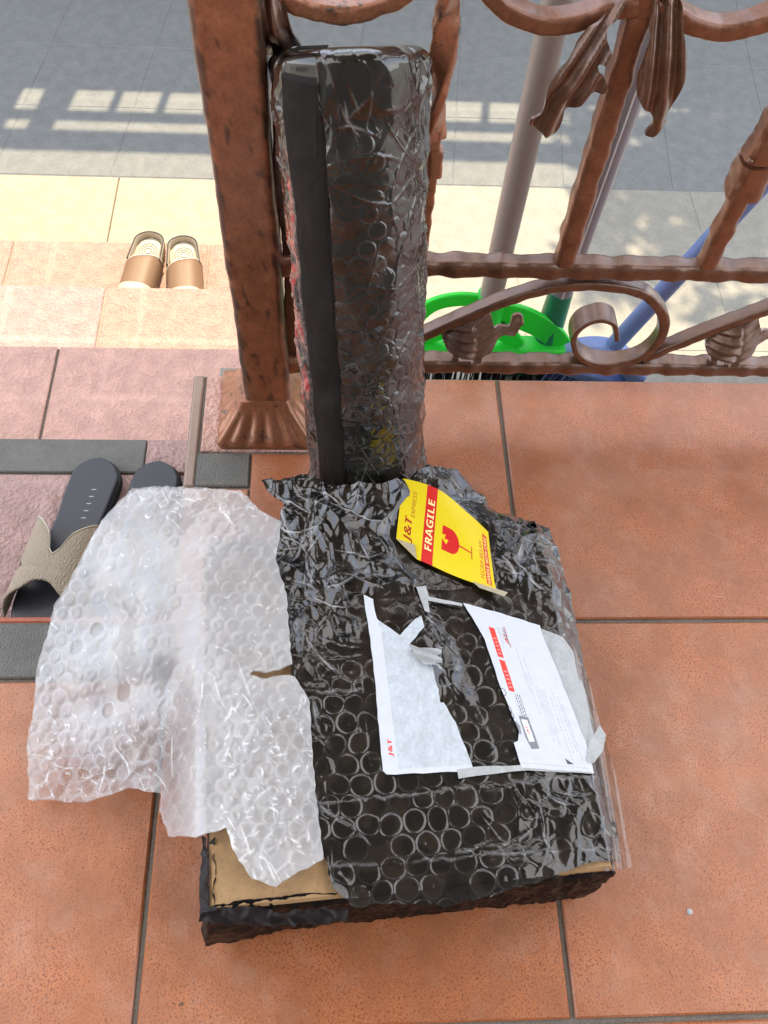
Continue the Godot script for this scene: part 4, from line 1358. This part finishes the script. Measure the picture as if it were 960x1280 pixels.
func clear_top(x: float, z: float) -> float:
	var y := clear_low(x, z)
	var a: FastNoiseLite = nz.a
	var wx := x + 0.002 * a.get_noise_2d(x, z); var wy := z + 0.002 * a.get_noise_2d(x + 9.0, z)
	var q := bubble(wx, wy, 0.0120, 0.10)
	var r := q.x
	var cm := clear_mask(x, z)
	if r < 1.0: y += (0.35 + 0.9 * cm) * 0.0015 * (1.0 - pow(r, 4.0)) * (0.3 + 0.7 * q.y) - 0.0004 * exp(-r * r * 9.0) * ss(0.3, 0.7, q.y)
	var cz: Creases = nz.clear
	return y + 0.55 * cz.at(x, z)

func clear_colour(x: float, z: float) -> Color:
	var a: FastNoiseLite = nz.a
	var q := bubble(x + 0.002 * a.get_noise_2d(x, z), z + 0.002 * a.get_noise_2d(x + 9.0, z), 0.0120, 0.10)
	var al := 0.48 + 0.16 * a.get_noise_2d(x * 0.9 + 2.0, z * 0.9)
	var thin := ss(-0.245, -0.18, z) * ss(-0.08, -0.15, x)
	var rimw := exp(-pow((q.x - 0.98) / 0.10, 2.0))
	var cm := clear_mask(x, z)
	al += (0.02 + 0.13 * cm) * rimw - 0.20 * thin + 0.10 * (1.0 - cm)
	if q.x < 0.95: al -= (0.02 + 0.14 * cm + 0.12 * thin) * (1.0 - q.x * q.x) * (0.3 + 0.7 * ss(0.35, 0.65, fposmod(q.y * 13.7, 1.0)))
	for hole in [[-0.213, -0.284, 0.006], [-0.196, -0.296, 0.006], [-0.168, -0.243, 0.0065], [-0.183, -0.233, 0.0055]]:
		if Vector2(x - hole[0], z - hole[1]).length() < hole[2]: al = 0.10
	var cz: Creases = nz.clear
	var wt := clampf(ss(0.0003, 0.0008, cz.at(x, z)), 0, 1)
	return Color(0.60, 0.60, 0.60, clampf(al + 0.35 * wt, 0.08, 0.95)).lerp(Color(0.92, 0.92, 0.92, 0.95), 0.85 * wt)  # white stress marks that double as painted glints on the film

func build_clear_wrap() -> void:
	var pts := [-0.169, -0.404, -0.125, -0.403, -0.078, -0.400, -0.057, -0.379, -0.042, -0.371, -0.046, -0.338, -0.036, -0.306, -0.033, -0.269, -0.030, -0.248, -0.040, -0.243, -0.050, -0.2405, -0.060, -0.2425, -0.063, -0.2395, -0.050, -0.2355, -0.038, -0.238, -0.028, -0.237, -0.016, -0.217, -0.013, -0.169, -0.005, -0.104, -0.021, -0.097, -0.037, -0.087, -0.054, -0.093, -0.069, -0.113, -0.074, -0.127, -0.096, -0.122, -0.121, -0.130, -0.133, -0.152, -0.132, -0.165, -0.163, -0.175, -0.199, -0.166, -0.245, -0.170, -0.253, -0.217, -0.249, -0.273, -0.235, -0.319, -0.213, -0.352, -0.196, -0.380]
	var hs := [0.13, 0.135, 0.135, 0.13, 0.125, 0.122, 0.12, 0.118, 0.117, 0.117, 0.117, 0.117, 0.117, 0.117, 0.117, 0.117, 0.116, 0.116, 0.116, 0.117, 0.118, 0.118, 0.118, 0.116, 0.085, 0.06, 0.04, 0.035, 0.025, 0.015, 0.012, 0.02, 0.04, 0.07, 0.095, 0.115]
	var poly := V2(pts)
	for k in poly.size(): cw.append(Vector3(poly[k].x, hs[k], poly[k].y))
	for q in [[-0.068, 0.119, -0.205], [-0.048, 0.119, -0.146], [-0.060, 0.121, -0.296], [-0.080, 0.117, -0.147], [-0.136, 0.118, -0.283], [-0.196, 0.075, -0.287], [-0.191, 0.05, -0.214], [-0.134, 0.085, -0.216], [-0.111, 0.07, -0.169], [-0.107, 0.127, -0.335], [-0.076, 0.130, -0.372], [-0.155, 0.12, -0.354], [-0.229, 0.022, -0.202]]:
		cw.append(Vector3(q[0], q[1], q[2]))
	var o := thing("clear_bubble_wrap", "torn sheet of clear milky bubble wrap spilling over the left side of the parcel box", "bubble wrap", Vector3(-0.13, 0, -0.27))
	var rag := ragged(poly, 0.0045, 0.0008, 21)
	nz.clear = creases(Vector2(-0.27, -0.42), Vector2(0.01, -0.07), 73, [
		[-0.12, -0.39, 0.06, 0.02, 40, 0.1, 0.9, 0.018, 0.0011], [-0.20, -0.26, 0.045, 0.09, 40, 1.2, 0.8, 0.016, 0.0010], [-0.05, -0.16, 0.035, 0.06, 70, 1.0, 1.0, 0.014, 0.0012],
		[-0.18, -0.19, 0.06, 0.03, 40, 0.6, 0.6, 0.03, 0.0010], [-0.12, -0.25, 0.10, 0.12, 60, 1.0, 1.2, 0.012, 0.0008], [-0.06, -0.25, 0.03, 0.03, 14, 0.4, 0.4, 0.04, 0.0010], [-0.05, -0.11, 0.03, 0.02, 24, 0.9, 0.7, 0.02, 0.0012],
		[-0.13, -0.27, 0.12, 0.13, 620, 0.3, 1.3, 0.0055, 0.0010], [-0.045, -0.16, 0.035, 0.06, 170, 0.8, 1.3, 0.006, 0.0013], [-0.11, -0.39, 0.07, 0.015, 120, 0.3, 1.2, 0.007, 0.0012], [-0.19, -0.20, 0.06, 0.035, 170, 0.3, 1.2, 0.007, 0.0011]])  # the many short arcs are there as painted glints
	part("backing_film", sheet(rag, 0.0024, func(x, z): return clear_low(x, z) - 0.0022, func(x, z): return Color(0.60, 0.60, 0.60, clampf(0.58 + 0.25 * nz.a.get_noise_2d(x * 0.7 + 12.0, z * 0.7) - 0.30 * ss(-0.245, -0.18, z) * ss(-0.08, -0.15, x), 0.1, 0.9))), M.milky_film, o, Vector3(0.13, 0, 0.27))
	part("bubble_film", sheet(rag, 0.0010, clear_top, clear_colour), M.milky_film, o, Vector3(0.13, 0, 0.27))

# ---------------------------------------------------------------- footwear
func foot_width(t: float) -> float:       # half width along the sole, heel 0 .. toe 1
	var e := 1.0
	if t < 0.13: e = sqrt(maxf(0.0, 1.0 - pow(1.0 - t / 0.13, 2.0)))
	if t > 0.80: e = sqrt(maxf(0.0, 1.0 - pow((t - 0.80) / 0.2, 2.0)))
	return e * (0.0305 + 0.009 * ss(0.35, 0.72, t) - 0.0025 * exp(-pow((t - 0.42) / 0.14, 2.0)))

func sole(L: float, scale: float, inset: float, y0: float, y1: float) -> ArrayMesh:
	var rings := []
	for k in 45:
		var t := k / 44.0
		t = 0.5 - 0.5 * cos(t * PI)
		var w := maxf(0.0006, foot_width(t) * scale - inset)
		var ring := PackedVector3Array()
		for q in rrect(w * 2.0, y1 - y0, 0.0035, 4): ring.append(Vector3(q.x, (y0 + y1) / 2 + q.y, -L / 2 + inset + (L - 2 * inset) * t))
		rings.append(ring)
	return loft(rings).mesh()

# a band over the foot: at angle th (0 right .. PI left) it runs from z0(th) to z1(th)
func band(wa: float, ha: float, base: float, z0: Callable, z1: Callable, thick := 0.0028, th0 := -0.05, th1 := PI + 0.05) -> ArrayMesh:
	var rings := []
	for k in 49:
		var th := lerpf(th0, th1, k / 48.0)
		var a: float = z0.call(th); var b: float = z1.call(th)
		var ring := PackedVector3Array()
		var dir := Vector3(signf(cos(th)) * pow(absf(cos(th)), 0.75) * wa, maxf(-0.004, pow(maxf(sin(th), 0.0), 0.8) * ha), 0)
		var out := Vector3(cos(th), sin(th), 0)
		for q in [[0.0, 0.0], [0.2, 0.0], [0.5, 0.0], [0.8, 0.0], [1.0, 0.0], [1.0, 1.0], [0.8, 1.0], [0.5, 1.0], [0.2, 1.0], [0.0, 1.0]]:
			ring.append(Vector3(0, base, lerpf(a, b, q[0])) + dir + out * thick * (q[1] - 0.5))
		rings.append(ring)
	return loft(rings).mesh()

func make_sandal() -> Node3D:
	var o := Node3D.new()
	var L := 0.245
	part("sole", sole(L, 1.0, 0.0, 0.0, 0.014), M.dark_sole, o)
	part("footbed", sole(L, 1.0, 0.0022, 0.010, 0.0205), M.navy_leather, o)
	# five embossed silver letters-like ticks down the footbed
	for k in 5:
		var B := Buf.new()
		var z := -0.075 + 0.0098 * k
		B.quad(Vector3(0.003, 0.0208, z), Vector3(0.008, 0.0208, z - 0.001), Vector3(0.008, 0.0208, z + 0.0002), Vector3(0.003, 0.0208, z + 0.0012))
		part("embossed_mark", B.mesh(), M.silver_print, o)
	var vee := func(th: float) -> float: return -0.010 + 0.024 * exp(-pow((th - PI / 2) / 0.13, 2.0)) + 0.016 * exp(-pow((th - PI / 2) / 0.5, 2.0)) - 0.012 * absf(cos(th))
	var mid := func(th: float) -> float: return 0.050 - 0.012 * ss(0.55, 0.8, absf(cos(th)))
	var mid2 := func(th: float) -> float: return 0.046 + 0.004 * ss(0.55, 0.8, absf(cos(th)))
	var toe := func(th: float) -> float: return 0.094 - 0.020 * sin(th) - 0.012 * exp(-pow((th - PI / 2) / 0.3, 2.0))
	var up := part("strap", band(0.0415, 0.040, 0.012, vee, mid), M.taupe_leather, o)
	part("lining", band(0.0395, 0.0378, 0.012, func(th): return vee.call(th) + 0.0015, mid, 0.001), M.tan_lining, up)
	part("edging", band(0.0418, 0.0403, 0.012, func(th): return vee.call(th) - 0.0006, func(th): return vee.call(th) + 0.0008, 0.0036), M.pale_edge, up)
	part("strap", band(0.0425, 0.041, 0.012, mid2, toe), M.taupe_leather, o)
	return o

func make_clog() -> Node3D:
	var o := Node3D.new()
	var L := 0.225
	part("sole", sole(L, 0.98, 0.0, 0.0, 0.018), M.shoe_beige, o)
	part("insole", sole(L, 0.98, 0.006, 0.014, 0.021), M.insole_cream, o)
	for k in 3:
		var rings := []
		for j in 33:
			var a := TAU * j / 32.0
			var ring := PackedVector3Array()
			for q in circle(0.0010, 6): ring.append(Vector3(cos(a) * (0.007 + 0.0055 * k + q.x), 0.0213 + q.y, -0.066 + sin(a) * (0.008 + 0.0065 * k + q.x)))
			rings.append(ring)
		part("insole_ring", loft(rings, false).mesh(), M.insole_ring, o)
	# raised rim round the heel
	var rim := PackedVector3Array()
	for j in 41:
		var a := PI + PI * j / 40.0
		rim.append(Vector3(cos(a) * 0.0295, 0.026, -0.083 + sin(a) * 0.026))
	rim.insert(0, Vector3(-0.033, 0.026, -0.03)); rim.append(Vector3(0.033, 0.026, -0.03))
	part("heel_rim", bar(rim, Vector3.UP, func(t): return Vector2(0.005, 0.016), 0.0, 0.4).mesh(), M.shoe_beige, o)
	part("rim_binding", bar(rim, Vector3.UP, func(t): return Vector2(0.0035, 0.0175), 0.0, 0.4).mesh(), M.dark_sole, o)
	var front := func(th: float) -> float: return -0.026 - 0.010 * cos(th)
	part("vamp", band(0.0355, 0.036, 0.010, front, func(th): return 0.055), M.shoe_brown, o)
	part("toe_cap", band(0.036, 0.037, 0.010, func(th): return 0.050, func(th): return 0.105 - 0.02 * absf(cos(th)), 0.003), M.shoe_beige, o)
	part("vamp_edging", band(0.0357, 0.0363, 0.010, func(th): return front.call(th) - 0.001, func(th): return front.call(th) + 0.001, 0.004), M.pale_edge, o)
	return o

func build_footwear() -> void:
	var a := make_sandal()
	a.name = "sandal"
	add_child(a)
	tag(a, "navy sandal with taupe leather strap, wholly seen left of the pair on the mauve step", "sandal", "pair of sandals on the top step")
	a.position = Vector3(-0.297, -0.142, -0.485); a.rotation.y = -0.17
	var b := a.duplicate()
	b.name = "sandal_001"
	add_child(b)
	tag(b, "navy sandal mostly hidden under the clear bubble wrap, only its heel showing", "sandal", "pair of sandals on the top step")
	b.position = Vector3(-0.219, -0.142, -0.480); b.rotation.y = -0.10
	for d in [["sandal", a], ["sandal_001", b]]: pass
	var c := make_clog()
	c.name = "slip_on_shoe"
	add_child(c)
	tag(c, "beige slip-on shoe on the sunlit peach step, the left one with a darker outline", "shoe", "pair of slip-on shoes on the lower step")
	c.position = Vector3(-0.388, -0.568, -1.342); c.rotation.y = -0.10
	var e := c.duplicate()
	e.name = "slip_on_shoe_001"
	add_child(e)
	tag(e, "beige slip-on shoe on the sunlit peach step, the right one nearest the iron post", "shoe", "pair of slip-on shoes on the lower step")
	e.position = Vector3(-0.300, -0.568, -1.332); e.rotation.y = 0.12

# ---------------------------------------------------------------- brooms behind the railing
func bristles(parent: Node, w: float, y0: float, y1: float, sd: int, m: String) -> void:
	var rg := RandomNumberGenerator.new(); rg.seed = sd
	var B := Buf.new()
	for k in 160:
		var x := rg.randf_range(-w, w)
		var z := rg.randf_range(-0.012, 0.012)
		tube(Vector3(x, y1, z), Vector3(x * 1.06 + rg.randfn() * 0.003, y0 + rg.randf() * 0.006, z * 1.4), 0.0012, 0.0008, 5, B)
	part("bristles", B.mesh(), M[m], parent).set_meta("kind", "stuff")

func build_brooms() -> void:
	var zz := Vector3(0, 0, 1)
	# green broom: a fan-shaped openwork head on a taupe pole
	var g := thing("green_broom", "broom with a taupe pole and bright green openwork head behind the railing", "broom", Vector3(0.1765, -0.157, -0.70))
	part("pole", tube(P(0, 0.205), P(0.004, 1.05), 0.0130, 0.0130, 24).mesh(), M.taupe_pole, g)
	part("socket", tube(P(0, 0.170), P(0, 0.220), 0.0185, 0.0155, 24).mesh(), M.green_plastic, g)
	var fl := func(w0, w1): return func(t): return Vector2(lerpf(w0, w1, t), 0.007)
	var B := bar(smooth_path(P2([-0.005, 0.208, -0.035, 0.212, -0.065, 0.201, -0.085, 0.170, -0.093, 0.135]), 0.004), zz, fl.call(0.019, 0.017), 0.0, 0.35)
	bar(smooth_path(P2([0.008, 0.190, 0.035, 0.186, 0.062, 0.172, 0.082, 0.156, 0.095, 0.140]), 0.004), zz, fl.call(0.036, 0.026), 0.0, 0.3, NOF, B)
	bar(smooth_path(P2([-0.006, 0.184, -0.030, 0.172, -0.055, 0.156, -0.080, 0.140]), 0.004), zz, fl.call(0.034, 0.014), 0.0, 0.3, NOF, B)
	bar(smooth_path(P2([0.006, 0.176, 0.020, 0.164, 0.034, 0.150, 0.044, 0.138]), 0.004), zz, fl.call(0.030, 0.018), 0.0, 0.3, NOF, B)
	part("head", B.mesh(), M.green_plastic, g)
	part("head_bar", bar(line(P(-0.098, 0.131), P(0.100, 0.131), 24), zz, func(t): return Vector2(0.020, 0.030), 0.0, 0.3).mesh(), M.green_plastic, g)
	part("bristle_block", bar(line(P(-0.096, 0.116), P(0.098, 0.116), 20), zz, func(t): return Vector2(0.010, 0.028), 0.0, 0.2).mesh(), M.dark_green_plastic, g)
	bristles(g, 0.09, 0.002, 0.112, 3, "dark_bristle")
	# grey pole with a pale stripe, dark green socket
	var h := thing("grey_mop", "grey striped pole in a dark green socket, standing just right of the green broom", "mop", Vector3(0.2575, -0.157, -0.712))
	part("pole", tube(P(0, 0.20), P(0.025, 1.05), 0.0130, 0.0125, 24).mesh(), M.grey_pole, h)
	part("stripe", tube(P(-0.001, 0.20, 0.0118), P(0.024, 1.05, 0.0118), 0.0014, 0.0014, 8).mesh(), M.white_line, h)
	part("stripe", tube(P(-0.0112, 0.20, 0.0055), P(0.0138, 1.05, 0.0055), 0.0011, 0.0011, 8).mesh(), M.white_line, h)
	part("socket", tube(P(0, 0.130), P(0, 0.215), 0.0165, 0.0140, 24).mesh(), M.dark_green_plastic, h)
	part("head", bar(line(P(-0.045, 0.088), P(0.045, 0.088), 10), zz, func(t): return Vector2(0.016, 0.03), 0.0, 0.3).mesh(), M.dark_green_plastic, h)
	part("neck", tube(P(0, 0.08), P(0, 0.14), 0.010, 0.012, 16).mesh(), M.dark_green_plastic, h)
	bristles(h, 0.04, 0.002, 0.085, 4, "white_line")
	# blue broom, leaning over to the right
	var b := thing("blue_broom", "blue plastic broom leaning sideways behind the scroll of the railing", "broom", Vector3(0.330, -0.038, -0.70))
	b.rotation.z = -0.33
	part("pole", tube(P(0, 0.02), P(0, 1.0), 0.0105, 0.0095, 24).mesh(), M.blue_plastic, b)
	part("head", bar(smooth_path(P2([-0.050, -0.014, -0.024, 0.004, 0.0, 0.010, 0.024, 0.004, 0.060, -0.016]), 0.005), zz, func(t): return Vector2(0.026, 0.030), 0.0, 0.35).mesh(), M.blue_plastic, b)
	part("bristle_block", bar(line(P(-0.062, -0.030), P(0.062, -0.030), 12), zz, func(t): return Vector2(0.012, 0.028), 0.0, 0.2).mesh(), M.blue_plastic, b)
	bristles(b, 0.058, -0.085, -0.034, 6, "blue_plastic")

func build_crumbs() -> void:
	var rg := RandomNumberGenerator.new(); rg.seed = 77
	for d in [["paper_white", 0.2935, -0.0768, 0.0035, "tiny white chip of paper on the terracotta tile right of the box"], ["shoe_brown", -0.113, -0.022, 0.0018, "small brown crumb on the tile in front of the box"]]:
		var o := MeshInstance3D.new()
		var B := Buf.new()
		var p := []
		for k in 6:
			p.append(Vector3(cos(k * 1.05) * d[3] * rg.randf_range(0.5, 1.0), 0.0004, sin(k * 1.05) * d[3] * rg.randf_range(0.4, 1.0)))
		for k in 6:
			B.face(Vector3(0, d[3] * 0.5, 0), p[k], p[(k + 1) % 6])
		o.name = numbered("paper_chip" if d[0] == "paper_white" else "crumb")
		o.mesh = B.mesh(); o.material_override = M[d[0]]
		add_child(o)
		o.position = Vector3(d[1], 0.0002, d[2])
		tag(o, d[4], "chip" if d[0] == "paper_white" else "crumb")

# ---------------------------------------------------------------- everything, in order
func _ready() -> void:
	var cam := Camera3D.new()
	cam.name = "camera"
	cam.position = Vector3(0, 0.7722, 0)
	var cp := deg_to_rad(-59.2388); var cy := deg_to_rad(-6.6776); var cr := deg_to_rad(5.8949)
	cam.basis = Basis(Vector3.UP, cy) * Basis(Vector3.RIGHT, cp) * Basis(Vector3.BACK, cr)
	cam.fov = rad_to_deg(2.0 * atan(640.0 / 1100.0))
	cam.near = 0.02
	cam.far = 300.0
	add_child(cam)
	var env := Environment.new()
	env.background_mode = Environment.BG_SKY
	var sky := Sky.new()
	var sm := ProceduralSkyMaterial.new()
	sm.sky_top_color = Color(0.66, 0.71, 0.80)
	sm.sky_horizon_color = Color(0.90, 0.89, 0.87)
	sm.sky_curve = 0.2
	sm.ground_bottom_color = Color(0.35, 0.32, 0.28)
	sm.ground_horizon_color = Color(0.55, 0.53, 0.50)
	sm.sky_energy_multiplier = 1.55
	sm.sun_angle_max = 30.0
	sky.sky_material = sm
	env.sky = sky
	env.tonemap_mode = Environment.TONE_MAPPER_LINEAR
	env.tonemap_exposure = 1.9
	env.sdfgi_enabled = true
	env.ssao_enabled = true
	env.ssil_enabled = true
	var we := WorldEnvironment.new()
	we.name = "world"
	we.environment = env
	add_child(we)
	var sun := DirectionalLight3D.new()
	sun.name = "sun"
	sun.light_energy = 1.5
	sun.light_color = Color(1.0, 0.92, 0.78)
	sun.light_angular_distance = 0.4
	sun.shadow_enabled = true
	add_child(sun)
	sun.look_at_from_position(SUN_TO.normalized() * 20.0, Vector3.ZERO)

	nz.hammer = noise(1, 42.0, FastNoiseLite.TYPE_SIMPLEX_SMOOTH, 2)
	nz.a = noise(2, 24.0, FastNoiseLite.TYPE_SIMPLEX_SMOOTH, 2)
	nz.b = noise(3, 48.0, FastNoiseLite.TYPE_SIMPLEX, 2)
	nz.pap = noise(4, 0.02, FastNoiseLite.TYPE_SIMPLEX_SMOOTH, 4)
	make_materials()
	build_ground()
	build_porch()
	build_steps()
	build_surroundings()
	build_railing()
	build_box()
	build_tube()
	build_clear_wrap()
	build_footwear()
	build_brooms()
	build_crumbs()
